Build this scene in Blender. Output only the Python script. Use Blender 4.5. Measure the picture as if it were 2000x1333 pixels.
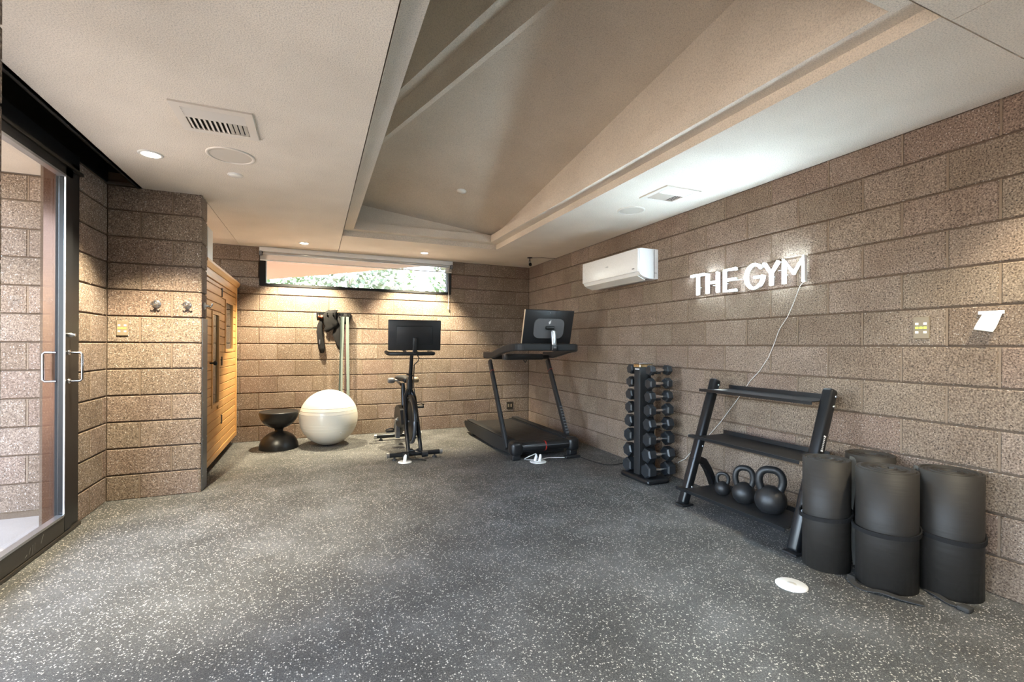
import bpy, bmesh, math, random
from mathutils import Vector, Matrix
random.seed(7)
R = math.radians
S = bpy.context.scene
for o in list(bpy.data.objects): bpy.data.objects.remove(o)
C = S.collection

# ------------------------------------------------------------------ camera
CAM_H = 1.198
cd = bpy.data.cameras.new('camera'); cam = bpy.data.objects.new('camera', cd); C.objects.link(cam)
cd.sensor_fit = 'HORIZONTAL'; cd.sensor_width = 36.0
cd.lens = 900.83 / 2000 * 36.0
cd.shift_y = 8.7 / 2000
cd.clip_start = 0.05; cd.clip_end = 200
cam.matrix_world = Matrix.Translation((0, 0, CAM_H)) @ Matrix.Rotation(-0.4032, 4, 'Z') @ Matrix.Rotation(R(90), 4, 'X') @ Matrix.Rotation(0.005, 4, 'Z')
S.camera = cam

# ------------------------------------------------------------------ view, world
S.view_settings.view_transform = 'Standard'; S.view_settings.look = 'None'
S.view_settings.gamma = 1.0; S.view_settings.use_curve_mapping = False
S.view_settings.exposure = 1.5
S.cycles.use_denoising = True
S.cycles.max_bounces = 10; S.cycles.diffuse_bounces = 5; S.cycles.transparent_max_bounces = 12
S.cycles.caustics_reflective = False; S.cycles.caustics_refractive = False
S.cycles.sample_clamp_indirect = 8.0

W = bpy.data.worlds.new('world'); S.world = W; W.use_nodes = True
wn = W.node_tree.nodes; wl = W.node_tree.links
bg = wn['Background']
sky = wn.new('ShaderNodeTexSky'); sky.sky_type = 'NISHITA'; sky.sun_disc = False
sky.sun_elevation = R(50); sky.sun_rotation = R(120); sky.air_density = 1.0; sky.dust_density = 2.0; sky.ozone_density = 1.0
hs_ = wn.new('ShaderNodeHueSaturation'); hs_.inputs['Saturation'].default_value = .8
wl.new(sky.outputs[0], hs_.inputs['Color']); wl.new(hs_.outputs[0], bg.inputs[0]); bg.inputs[1].default_value = 1.95
SUN_E = 3.8
sd = bpy.data.lights.new('sun', 'SUN'); sd.energy = SUN_E; sd.angle = R(1.0); sd.color = (1.0, .95, .88)
so = bpy.data.objects.new('sun', sd); C.objects.link(so); so.rotation_euler = (R(34), 0, R(14)); so.location = (0, 0, 12)

NEON_E = 95.0
SPOT_E = 85.0
WARM = (1.0, 0.89, 0.65)

# ------------------------------------------------------------------ materials
def new_mat(name):
    m = bpy.data.materials.new(name); m.use_nodes = True
    nt = m.node_tree; b = nt.nodes['Principled BSDF']
    return m, nt, b
def setc(b, col, rough=.5, metal=0., spec=.5):
    b.inputs['Base Color'].default_value = (*col, 1); b.inputs['Roughness'].default_value = rough
    b.inputs['Metallic'].default_value = metal; b.inputs['Specular IOR Level'].default_value = spec
def simple(name, col, rough=.5, metal=0., spec=.5, bump=0., bscale=200., coat=0.):
    m, nt, b = new_mat(name); setc(b, col, rough, metal, spec)
    n = nt.nodes; l = nt.links
    g = n.new('ShaderNodeNewGeometry')
    t = n.new('ShaderNodeTexNoise'); t.inputs['Scale'].default_value = bscale; t.inputs['Detail'].default_value = 3
    l.new(g.outputs['Position'], t.inputs['Vector'])
    mr = n.new('ShaderNodeMapRange'); mr.inputs[3].default_value = max(.02, rough - .06); mr.inputs[4].default_value = min(1, rough + .06)
    l.new(t.outputs[0], mr.inputs[0]); l.new(mr.outputs[0], b.inputs['Roughness'])
    if bump:
        bp = n.new('ShaderNodeBump'); bp.inputs['Strength'].default_value = bump; bp.inputs['Distance'].default_value = .002
        l.new(t.outputs[0], bp.inputs['Height']); l.new(bp.outputs[0], b.inputs['Normal'])
    if coat: b.inputs['Coat Weight'].default_value = coat
    return m
def emit(name, col, s):
    m = bpy.data.materials.new(name); m.use_nodes = True; nt = m.node_tree
    nt.nodes.remove(nt.nodes['Principled BSDF'])
    e = nt.nodes.new('ShaderNodeEmission'); e.inputs[0].default_value = (*col, 1); e.inputs[1].default_value = s
    nt.links.new(e.outputs[0], nt.nodes['Material Output'].inputs[0]); return m
def ramp(n, stops, interp='LINEAR'):
    r = n.new('ShaderNodeValToRGB'); r.color_ramp.interpolation = interp
    el = r.color_ramp.elements
    while len(el) < len(stops): el.new(.5)
    for e, (p, c) in zip(el, stops): e.position = p; e.color = (*c, 1) if len(c) == 3 else c
    return r
def mix(nt, a, b, fac, mode='MIX'):
    m = nt.nodes.new('ShaderNodeMix'); m.data_type = 'RGBA'; m.blend_type = mode
    for s, v in ((m.inputs[0], fac), (m.inputs[6], a), (m.inputs[7], b)):
        if isinstance(v, (int, float)): s.default_value = v
        elif isinstance(v, tuple): s.default_value = (*v, 1)
        else: nt.links.new(v, s)
    return m.outputs[2]

def block_material(name, tint=(1, 1, 1), fine=1.0):
    m, nt, b = new_mat(name); n = nt.nodes; l = nt.links
    setc(b, (.3, .24, .19), .92, 0, .25)
    g = n.new('ShaderNodeNewGeometry'); oi = n.new('ShaderNodeObjectInfo')
    rnd = ramp(n, [(0, (.195, .143, .106)), (.35, (.226, .174, .131)), (.7, (.248, .188, .147)), (1, (.210, .149, .115))])
    l.new(oi.outputs['Random'], rnd.inputs[0])
    n1 = n.new('ShaderNodeTexNoise'); n1.inputs['Scale'].default_value = 130 * fine; n1.inputs['Detail'].default_value = 4; n1.inputs['Roughness'].default_value = .65
    l.new(g.outputs['Position'], n1.inputs['Vector'])
    r1 = ramp(n, [(.32, (.22, .19, .17)), (.45, (.78, .76, .74)), (.55, (1.08, 1.08, 1.08)), (.70, (1.9, 1.88, 1.84))])
    l.new(n1.outputs[0], r1.inputs[0])
    c1 = mix(nt, rnd.outputs[0], r1.outputs[0], 1.0, 'MULTIPLY')
    v = n.new('ShaderNodeTexVoronoi'); v.inputs['Scale'].default_value = 120 * fine; v.inputs['Randomness'].default_value = 1
    l.new(g.outputs['Position'], v.inputs['Vector'])
    sepc = n.new('ShaderNodeSeparateColor'); l.new(v.outputs['Color'], sepc.inputs[0])
    wf = ramp(n, [(.86, (0, 0, 0)), (.89, (1, 1, 1))]); l.new(sepc.outputs[0], wf.inputs[0])
    df = ramp(n, [(.28, (1, 1, 1)), (.45, (0, 0, 0))]); l.new(v.outputs['Distance'], df.inputs[0])
    mk = n.new('ShaderNodeMath'); mk.operation = 'MULTIPLY'; l.new(wf.outputs[0], mk.inputs[0]); l.new(df.outputs[0], mk.inputs[1])
    mk2 = n.new('ShaderNodeMath'); mk2.operation = 'MULTIPLY'; l.new(mk.outputs[0], mk2.inputs[0]); mk2.inputs[1].default_value = .75
    c2 = mix(nt, c1, (.66, .60, .54), mk2.outputs[0])
    wd = ramp(n, [(.05, (1, 1, 1)), (.09, (0, 0, 0))]); l.new(sepc.outputs[1], wd.inputs[0])
    mk3 = n.new('ShaderNodeMath'); mk3.operation = 'MULTIPLY'; l.new(wd.outputs[0], mk3.inputs[0]); l.new(df.outputs[0], mk3.inputs[1])
    c3 = mix(nt, c2, (.05, .04, .035), mk3.outputs[0])
    n2 = n.new('ShaderNodeTexNoise'); n2.inputs['Scale'].default_value = 5; n2.inputs['Detail'].default_value = 3
    l.new(g.outputs['Position'], n2.inputs['Vector'])
    r2 = ramp(n, [(.3, (.90, .88, .86)), (.7, (1.10, 1.11, 1.12))]); l.new(n2.outputs[0], r2.inputs[0])
    c4 = mix(nt, c3, r2.outputs[0], 1.0, 'MULTIPLY')
    c5 = mix(nt, c4, tint, 1.0, 'MULTIPLY')
    l.new(c5, b.inputs['Base Color'])
    bp = n.new('ShaderNodeBump'); bp.inputs['Strength'].default_value = .75; bp.inputs['Distance'].default_value = .006
    l.new(n1.outputs[0], bp.inputs['Height']); l.new(bp.outputs[0], b.inputs['Normal'])
    return m

def floor_material():
    m, nt, b = new_mat('rubber_floor'); n = nt.nodes; l = nt.links
    setc(b, (.06, .06, .06), .42, 0, .28)
    g = n.new('ShaderNodeNewGeometry')
    def layer(scale, thr, dthr):
        v = n.new('ShaderNodeTexVoronoi'); v.inputs['Scale'].default_value = scale
        v.inputs['Randomness'].default_value = 1
        wn_ = n.new('ShaderNodeTexNoise'); wn_.inputs['Scale'].default_value = scale * 1.5
        l.new(g.outputs['Position'], wn_.inputs['Vector'])
        vm = n.new('ShaderNodeVectorMath'); vm.operation = 'MULTIPLY_ADD'; vm.inputs[1].default_value = (.012, .012, .012)
        l.new(wn_.outputs['Color'], vm.inputs[0]); l.new(g.outputs['Position'], vm.inputs[2])
        l.new(vm.outputs[0], v.inputs['Vector'])
        sc = n.new('ShaderNodeSeparateColor'); l.new(v.outputs['Color'], sc.inputs[0])
        a = ramp(n, [(thr, (0, 0, 0)), (thr + .03, (1, 1, 1))]); l.new(sc.outputs[0], a.inputs[0])
        d = ramp(n, [(dthr, (1, 1, 1)), (dthr + .14, (0, 0, 0))]); l.new(v.outputs['Distance'], d.inputs[0])
        mm = n.new('ShaderNodeMath'); mm.operation = 'MULTIPLY'; l.new(a.outputs[0], mm.inputs[0]); l.new(d.outputs[0], mm.inputs[1])
        return mm.outputs[0]
    f1 = layer(125, .74, .30); f2 = layer(260, .76, .33)
    big = n.new('ShaderNodeTexNoise'); big.inputs['Scale'].default_value = 2.2; big.inputs['Detail'].default_value = 5; big.inputs['Roughness'].default_value = .62
    l.new(g.outputs['Position'], big.inputs['Vector'])
    base = ramp(n, [(.28, (.046, .045, .042)), (.5, (.076, .075, .071)), (.72, (.130, .129, .125))]); l.new(big.outputs[0], base.inputs[0])
    fine = n.new('ShaderNodeTexNoise'); fine.inputs['Scale'].default_value = 190; fine.inputs['Detail'].default_value = 3
    l.new(g.outputs['Position'], fine.inputs['Vector'])
    fr = ramp(n, [(.32, (.55, .55, .55)), (.68, (1.5, 1.5, 1.5))]); l.new(fine.outputs[0], fr.inputs[0])
    c0 = mix(nt, base.outputs[0], fr.outputs[0], 1.0, 'MULTIPLY')
    mf2 = n.new('ShaderNodeMath'); mf2.operation = 'MULTIPLY'; l.new(f2, mf2.inputs[0]); mf2.inputs[1].default_value = .55
    c1 = mix(nt, c0, (.34, .33, .30), mf2.outputs[0])
    c2 = mix(nt, c1, (.66, .62, .55), f1)
    l.new(c2, b.inputs['Base Color'])
    mr = n.new('ShaderNodeMapRange'); mr.inputs[1].default_value = .3; mr.inputs[2].default_value = .7; mr.inputs[3].default_value = .56; mr.inputs[4].default_value = .44
    l.new(big.outputs[0], mr.inputs[0]); l.new(mr.outputs[0], b.inputs['Roughness'])
    bp = n.new('ShaderNodeBump'); bp.inputs['Strength'].default_value = .35; bp.inputs['Distance'].default_value = .003
    l.new(fine.outputs[0], bp.inputs['Height']); l.new(bp.outputs[0], b.inputs['Normal'])
    return m

def plaster_material(name, col):
    m, nt, b = new_mat(name); n = nt.nodes; l = nt.links
    setc(b, col, .9, 0, .2)
    g = n.new('ShaderNodeNewGeometry')
    t = n.new('ShaderNodeTexNoise'); t.inputs['Scale'].default_value = 170; t.inputs['Detail'].default_value = 3; t.inputs['Roughness'].default_value = .6
    l.new(g.outputs['Position'], t.inputs['Vector'])
    r = ramp(n, [(.3, tuple(c * .72 for c in col)), (.5, col), (.75, tuple(min(1, c * 1.16) for c in col))]); l.new(t.outputs[0], r.inputs[0])
    t2 = n.new('ShaderNodeTexNoise'); t2.inputs['Scale'].default_value = 2.5; t2.inputs['Detail'].default_value = 4
    l.new(g.outputs['Position'], t2.inputs['Vector'])
    r2 = ramp(n, [(.3, (.94, .93, .92)), (.7, (1.05, 1.05, 1.05))]); l.new(t2.outputs[0], r2.inputs[0])
    l.new(mix(nt, r.outputs[0], r2.outputs[0], 1., 'MULTIPLY'), b.inputs['Base Color'])
    bp = n.new('ShaderNodeBump'); bp.inputs['Strength'].default_value = .55; bp.inputs['Distance'].default_value = .004
    l.new(t.outputs[0], bp.inputs['Height']); l.new(bp.outputs[0], b.inputs['Normal'])
    return m

def wood_material(name, c0, c1, axis=1):
    m, nt, b = new_mat(name); n = nt.nodes; l = nt.links
    setc(b, c0, .38, 0, .5)
    g = n.new('ShaderNodeNewGeometry'); mp = n.new('ShaderNodeMapping')
    sc = [30, 30, 30]; sc[axis] = 2.2; mp.inputs['Scale'].default_value = sc
    l.new(g.outputs['Position'], mp.inputs[0])
    t = n.new('ShaderNodeTexNoise'); t.inputs['Scale'].default_value = 1; t.inputs['Detail'].default_value = 4; t.inputs['Distortion'].default_value = .6
    l.new(mp.outputs[0], t.inputs['Vector'])
    r = ramp(n, [(.3, c1), (.7, c0)]); l.new(t.outputs[0], r.inputs[0])
    oi = n.new('ShaderNodeObjectInfo'); rr = ramp(n, [(0, (.86, .84, .80)), (1, (1.1, 1.08, 1.05))]); l.new(oi.outputs['Random'], rr.inputs[0])
    l.new(mix(nt, r.outputs[0], rr.outputs[0], 1., 'MULTIPLY'), b.inputs['Base Color'])
    return m

def glass_material(name, tint=(1, 1, 1), transp=.9, rough=.0):
    m = bpy.data.materials.new(name); m.use_nodes = True; nt = m.node_tree; n = nt.nodes; l = nt.links
    n.remove(n['Principled BSDF'])
    tr = n.new('ShaderNodeBsdfTransparent'); tr.inputs[0].default_value = (*[t * transp for t in tint], 1)
    gl = n.new('ShaderNodeBsdfGlossy'); gl.inputs['Roughness'].default_value = rough
    g = n.new('ShaderNodeNewGeometry'); dt_ = n.new('ShaderNodeVectorMath'); dt_.operation = 'DOT_PRODUCT'
    l.new(g.outputs['Normal'], dt_.inputs[0]); l.new(g.outputs['Incoming'], dt_.inputs[1])
    ab = n.new('ShaderNodeMath'); ab.operation = 'ABSOLUTE'; l.new(dt_.outputs['Value'], ab.inputs[0])
    sb = n.new('ShaderNodeMath'); sb.operation = 'SUBTRACT'; sb.inputs[0].default_value = 1; l.new(ab.outputs[0], sb.inputs[1])
    pw = n.new('ShaderNodeMath'); pw.operation = 'POWER'; l.new(sb.outputs[0], pw.inputs[0]); pw.inputs[1].default_value = 5
    fr = n.new('ShaderNodeMath'); fr.operation = 'MULTIPLY_ADD'; l.new(pw.outputs[0], fr.inputs[0]); fr.inputs[1].default_value = .9; fr.inputs[2].default_value = .035
    mx = n.new('ShaderNodeMixShader'); l.new(fr.outputs[0], mx.inputs[0]); l.new(tr.outputs[0], mx.inputs[1]); l.new(gl.outputs[0], mx.inputs[2])
    l.new(mx.outputs[0], n['Material Output'].inputs[0]); return m

def foliage_material(name, c0, c1):
    m, nt, b = new_mat(name); n = nt.nodes; l = nt.links
    setc(b, c0, .6, 0, .3)
    g = n.new('ShaderNodeNewGeometry'); t = n.new('ShaderNodeTexNoise'); t.inputs['Scale'].default_value = 6
    l.new(g.outputs['Position'], t.inputs['Vector'])
    r = ramp(n, [(.35, c0), (.65, c1)]); l.new(t.outputs[0], r.inputs[0]); l.new(r.outputs[0], b.inputs['Base Color'])
    b.inputs['Subsurface Weight'].default_value = 0
    return m

M = dict(
    gold_reflection=simple('painted_gold_reflection', (.75, .55, .30), .28, .9),
    block=block_material('concrete_block'), floor=floor_material(),
    mortar=simple('mortar', (.13, .092, .066), .95, 0, .1, .4, 150),
    mortar_v=simple('mortar_flush', (.215, .158, .115), .95, 0, .1, .5, 150),
    plaster=plaster_material('ceiling_plaster', (.76, .695, .605)), plaster_shaded=plaster_material('coffer_plaster_shaded', (.60, .525, .43)),  # second one: darker copy of the ceiling plaster, shade put into the coffer's colour
    groove=simple('groove', (.12, .10, .085), .9), black=simple('black_paint', (.006, .006, .006), .55, 0, .3),
    alu=simple('black_aluminium', (.022, .022, .023), .32, .6, .5), alu2=simple('worn_bronze_aluminium', (.07, .062, .052), .38, .7, .5),
    steel=simple('galvanised_steel', (.16, .17, .19), .42, .7, .5, .1, 90), bronze=simple('bronze_anodised', (.075, .032, .016), .16, .5, .5), steel2=simple('brushed_steel', (.30, .30, .31), .25, 1.), chrome=simple('chrome', (.75, .75, .75), .12, 1.),
    satin=simple('satin_steel', (.52, .53, .55), .3, 1.), glass=glass_material('window_glass', (1, 1, 1), .95),
    glassdark=simple('smoked_glass', (.05, .045, .04), .12, 0, .6), white=simple('white_plastic', (.80, .80, .80), .28, 0, .5),
    whitematte=simple('white_paint', (.72, .70, .66), .5), offwhite=simple('vent_enamel', (.68, .63, .56), .45), darkvoid=simple('duct_dark', (.015, .013, .012), .9),
    speaker=simple('speaker_mesh', (.60, .55, .48), .8, 0, .2, .5, 700),
    blackplastic=simple('black_plastic', (.012, .012, .013), .38, 0, .5), blackmatte=simple('black_matte', (.014, .014, .015), .62, 0, .4),
    blacksteel=simple('black_powder_steel', (.012, .013, .015), .30, .2, .5), rubber=simple('rubber', (.013, .013, .014), .55, 0, .5, .15, 300),
    rubberhex=simple('hex_rubber', (.016, .019, .023), .40, 0, .55), foam=simple('foam_mat', (.022, .0185, .0155), .60, 0, .4, .35, 60),
    strapgrey=simple('grey_webbing', (.095, .09, .08), .85, 0, .2, .5, 500), strap=simple('webbing', (.045, .043, .040), .85, 0, .2, .5, 500), castiron=simple('cast_iron', (.020, .020, .021), .42, .2, .5, .35, 260),
    belt=simple('treadmill_belt', (.022, .019, .017), .50, 0, .5, .3, 400), greyplastic=simple('grey_plastic', (.11, .11, .115), .42),
    red=simple('red_accent', (.45, .03, .02), .4), ball=simple('ball_vinyl', (.70, .665, .58), .30, 0, .5, .0, 200, .15), stool=simple('stool_black', (.010, .010, .011), .36, 0, .5),
    paper=simple('paper', (.80, .77, .72), .8, 0, .2), ink=simple('pencil', (.45, .42, .42), .8), beigeplate=simple('beige_plate', (.22, .17, .11), .5),
    cord=simple('white_cord', (.72, .70, .68), .5), cordblack=simple('black_cord', (.012, .012, .012), .5),
    sauna=wood_material('sauna_wood', (.66, .37, .135), (.52, .26, .085), 1), sauna_v=wood_material('sauna_trim_wood', (.68, .39, .15), (.54, .28, .095), 2),
    concrete=simple('patio_concrete', (.38, .31, .245), .85, 0, .2, .3, 60), ground=simple('desert_ground', (.40, .33, .25), .9, 0, .1), soffit=simple('eave_stucco', (.30, .19, .125), .9, 0, .2),
    tealband=simple('grey_green_band', (.20, .24, .21), .55), darkband=simple('dark_green_band', (.05, .07, .06), .55), purpleband=simple('maroon_band', (.12, .05, .06), .55), blackfabric=simple('black_fabric', (.014, .013, .013), .85, 0, .2, .5, 300), orange=simple('rust_red_grip', (.36, .10, .05), .6),
    neon=emit('neon_white', (.66, .86, 1.0), NEON_E), lampglow=emit('lamp_glow', (1, .84, .62), 30.0), led_g=emit('keypad_led_green', (.62, .95, .10), 1.0), led_w=emit('keypad_led_white', (1.0, .93, .66), 1.2),
    roller=simple('shade_roller', (.60, .60, .62), .18, .6), shade=None, leafa=foliage_material('leaf_a', (.08, .13, .05), (.15, .20, .10)), leafb=foliage_material('leaf_b', (.12, .16, .10), (.20, .24, .17)), bark=simple('bark', (.20, .16, .13), .9),
    cardboard=simple('tan_cardboard', (.50, .43, .33), .7), disc=simple('white_disc', (.80, .79, .76), .4), lens=simple('lamp_lens', (.85, .84, .80), .3), screen=simple('screen_glass', (.008, .008, .010), .10, 0, .6),
    scuff=simple('scuff', (.20, .19, .17), .6), brick_ext=None)
_nt = M['foam'].node_tree; _g = _nt.nodes.new('ShaderNodeNewGeometry'); _mp = _nt.nodes.new('ShaderNodeMapping'); _mp.inputs['Scale'].default_value = (2.5, 2.5, 26)
_nz = _nt.nodes.new('ShaderNodeTexNoise'); _nz.inputs['Scale'].default_value = 1; _nz.inputs['Detail'].default_value = 3
_bp = _nt.nodes.new('ShaderNodeBump'); _bp.inputs['Strength'].default_value = .55; _bp.inputs['Distance'].default_value = .006
_nt.links.new(_g.outputs['Position'], _mp.inputs[0]); _nt.links.new(_mp.outputs[0], _nz.inputs['Vector']); _nt.links.new(_nz.outputs[0], _bp.inputs['Height']); _nt.links.new(_bp.outputs[0], _nt.nodes['Principled BSDF'].inputs['Normal'])
sm = bpy.data.materials.new('shade_fabric'); sm.use_nodes = True; _n = sm.node_tree.nodes; _l = sm.node_tree.links
_t = _n.new('ShaderNodeBsdfTransparent'); _m = _n.new('ShaderNodeMixShader'); _m.inputs[0].default_value = .45
_n['Principled BSDF'].inputs['Base Color'].default_value = (.72, .68, .62, 1); _n['Principled BSDF'].inputs['Roughness'].default_value = .6
_l.new(_n['Principled BSDF'].outputs[0], _m.inputs[2]); _l.new(_t.outputs[0], _m.inputs[1]); _l.new(_m.outputs[0], _n['Material Output'].inputs[0])
M['shade'] = sm

# ------------------------------------------------------------------ mesh helpers
class MB:
    def __init__(s): s.v = []; s.f = []; s.sm = []
    def add(s, vs, fs, smooth=False):
        o = len(s.v); s.v += [tuple(v) for v in vs]; s.f += [tuple(i + o for i in f) for f in fs]; s.sm += [smooth] * len(fs); return s
    def box(s, a, b):
        x0, y0, z0 = a; x1, y1, z1 = b
        x0, x1 = min(x0, x1), max(x0, x1); y0, y1 = min(y0, y1), max(y0, y1); z0, z1 = min(z0, z1), max(z0, z1)
        return s.add([(x0, y0, z0), (x1, y0, z0), (x1, y1, z0), (x0, y1, z0), (x0, y0, z1), (x1, y0, z1), (x1, y1, z1), (x0, y1, z1)],
                     [(0, 3, 2, 1), (4, 5, 6, 7), (0, 1, 5, 4), (1, 2, 6, 5), (2, 3, 7, 6), (3, 0, 4, 7)])
    def rbox(s, a, b, r=.01, seg=2, mat=None):
        bm = bmesh.new(); bmesh.ops.create_cube(bm, size=1)
        c = [(p + q) / 2 for p, q in zip(a, b)]; d = [abs(q - p) for p, q in zip(a, b)]
        for v in bm.verts: v.co = Vector((v.co.x * d[0], v.co.y * d[1], v.co.z * d[2]))
        bmesh.ops.bevel(bm, geom=list(bm.edges), offset=min(r, min(d) * .49), segments=seg, profile=.5, affect='EDGES')
        T = Matrix.Translation(c) if mat is None else mat @ Matrix.Translation(c)
        bm.verts.index_update()
        s.add([T @ v.co for v in bm.verts], [[v.index for v in f.verts] for f in bm.faces], seg > 1); bm.free(); return s
    def obox(s, M4, a, b, r=0):
        if r: return s.rbox(a, b, r, 2, M4)
        t = MB().box(a, b); s.add([M4 @ Vector(v) for v in t.v], t.f); return s
    def tube(s, pts, r, n=10, caps=True, closed=False):
        pts = [Vector(p) for p in pts]; N = len(pts); rs = r if isinstance(r, (list, tuple)) else [r] * N
        vs = []; up = None
        for i, p in enumerate(pts):
            if closed: t = pts[(i + 1) % N] - pts[i - 1]
            else: t = (pts[min(i + 1, N - 1)] - pts[max(i - 1, 0)])
            t.normalize()
            if up is None:
                up = Vector((0, 0, 1)) if abs(t.z) < .9 else Vector((1, 0, 0))
            u = (up - t * up.dot(t)); u.normalize(); w = t.cross(u); up = u
            for k in range(n):
                a = 2 * math.pi * k / n; vs.append(p + (u * math.cos(a) + w * math.sin(a)) * rs[i])
        fs = []
        for i in range(N if closed else N - 1):
            j = (i + 1) % N
            for k in range(n): fs.append((i * n + k, i * n + (k + 1) % n, j * n + (k + 1) % n, j * n + k))
        s.add(vs, fs, True)
        if caps and not closed:
            s.add(vs[:n], [tuple(range(n))[::-1]]); s.add(vs[-n:], [tuple(range(n))])
        return s
    def ribbon(s, pts, w, t, nrm=(0, 0, 1)):
        # flat strap: rectangular section swept, wide direction = nrm x tangent
        pts = [Vector(p) for p in pts]; vs = []; N = len(pts); nr = Vector(nrm)
        for i, p in enumerate(pts):
            tg = (pts[min(i + 1, N - 1)] - pts[max(i - 1, 0)]).normalized()
            sd = nr.cross(tg)
            if sd.length < 1e-4: sd = Vector((1, 0, 0))
            sd.normalize(); up = tg.cross(sd).normalized()
            for a, b in ((-1, -1), (1, -1), (1, 1), (-1, 1)): vs.append(p + sd * (a * w / 2) + up * (b * t / 2))
        fs = [(0, 1, 2, 3), tuple(4 * (N - 1) + k for k in (3, 2, 1, 0))]
        for i in range(N - 1):
            for k in range(4): fs.append((4 * i + k, 4 * i + 4 + k, 4 * i + 4 + (k + 1) % 4, 4 * i + (k + 1) % 4))
        return s.add(vs, fs)
    def lathe(s, prof, n=32, c=(0, 0, 0), smooth=True, axis='z'):
        vs = []; 
        for r, z in prof:
            for k in range(n):
                a = 2 * math.pi * k / n; x, y = r * math.cos(a), r * math.sin(a)
                p = (x, y, z) if axis == 'z' else ((z, x, y) if axis == 'x' else (x, z, y))
                vs.append((p[0] + c[0], p[1] + c[1], p[2] + c[2]))
        fs = []
        for i in range(len(prof) - 1):
            for k in range(n):
                f = (i * n + k, i * n + (k + 1) % n, (i + 1) * n + (k + 1) % n, (i + 1) * n + k)
                fs.append(f)
        s.add(vs, fs, smooth)
        for i, rev in ((0, True), (len(prof) - 1, False)):
            if prof[i][0] > 1e-6:
                idx = tuple(range(i * n, i * n + n)); s.add([vs[j] for j in idx], [tuple(range(n))[::-1] if rev else tuple(range(n))])
        return s
    def prism(s, poly, axis, a, b):
        # poly in the two remaining axes, extruded along axis from a to b
        n = len(poly)
        def P(q, t): return {'x': (t, q[0], q[1]), 'y': (q[0], t, q[1]), 'z': (q[0], q[1], t)}[axis]
        vs = [P(q, a) for q in poly] + [P(q, b) for q in poly]
        fs = [tuple(range(n))[::-1], tuple(range(n, 2 * n))] + [(i, (i + 1) % n, n + (i + 1) % n, n + i) for i in range(n)]
        return s.add(vs, fs)
    def quad(s, *p): return s.add(p, [tuple(range(len(p)))])
    def xf(s, T): s.v = [tuple(T @ Vector(v)) for v in s.v]; return s
    def mesh(s, name, mat, org=(0, 0, 0)):
        me = bpy.data.meshes.new(name)
        me.from_pydata([(v[0] - org[0], v[1] - org[1], v[2] - org[2]) for v in s.v], [], s.f)
        me.polygons.foreach_set('use_smooth', s.sm)
        if mat is not None: me.materials.append(mat)
        bm = bmesh.new(); bm.from_mesh(me); bmesh.ops.recalc_face_normals(bm, faces=bm.faces); bm.to_mesh(me); bm.free()
        me.update(); return me
    def build(s, name, mat, parent=None, org=None):
        if org is None: org = ORG.get(parent.name, (0, 0, 0)) if parent else (0, 0, 0)
        o = bpy.data.objects.new(name, s.mesh(name, mat, org)); C.objects.link(o)
        if parent: o.parent = parent; ORG[o.name] = org
        else: o.location = org; ORG[o.name] = org
        return o
ORG = {}
def tag(o, label, cat, group=None):
    o['label'] = label; o['category'] = cat
    if group: o['group'] = group
    return o
def thing(name, label, cat, loc=(0, 0, 0), group=None):
    o = bpy.data.objects.new(name, None); o.empty_display_size = .05; C.objects.link(o); o.location = loc; ORG[o.name] = loc
    return tag(o, label, cat, group)
def struct(o): o['kind'] = 'structure'; return o
def arc(c, r, a0, a1, n, f): return [f(c[0] + r * math.cos(a0 + (a1 - a0) * i / n), c[1] + r * math.sin(a0 + (a1 - a0) * i / n)) for i in range(n + 1)]

# ------------------------------------------------------------------ room dimensions
XR, YB, XL, YA = 3.037, 6.462, -1.45, 4.41
ZC = 2.40
BL, BH, Z0, JT = .4064, .2032, -.0145, .010

# ------------------------------------------------------------------ floor
struct(MB().box((-1.52, -2.2, -.12), (XR + .2, YB + .2, 0)).build('floor', M['floor']))

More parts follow.
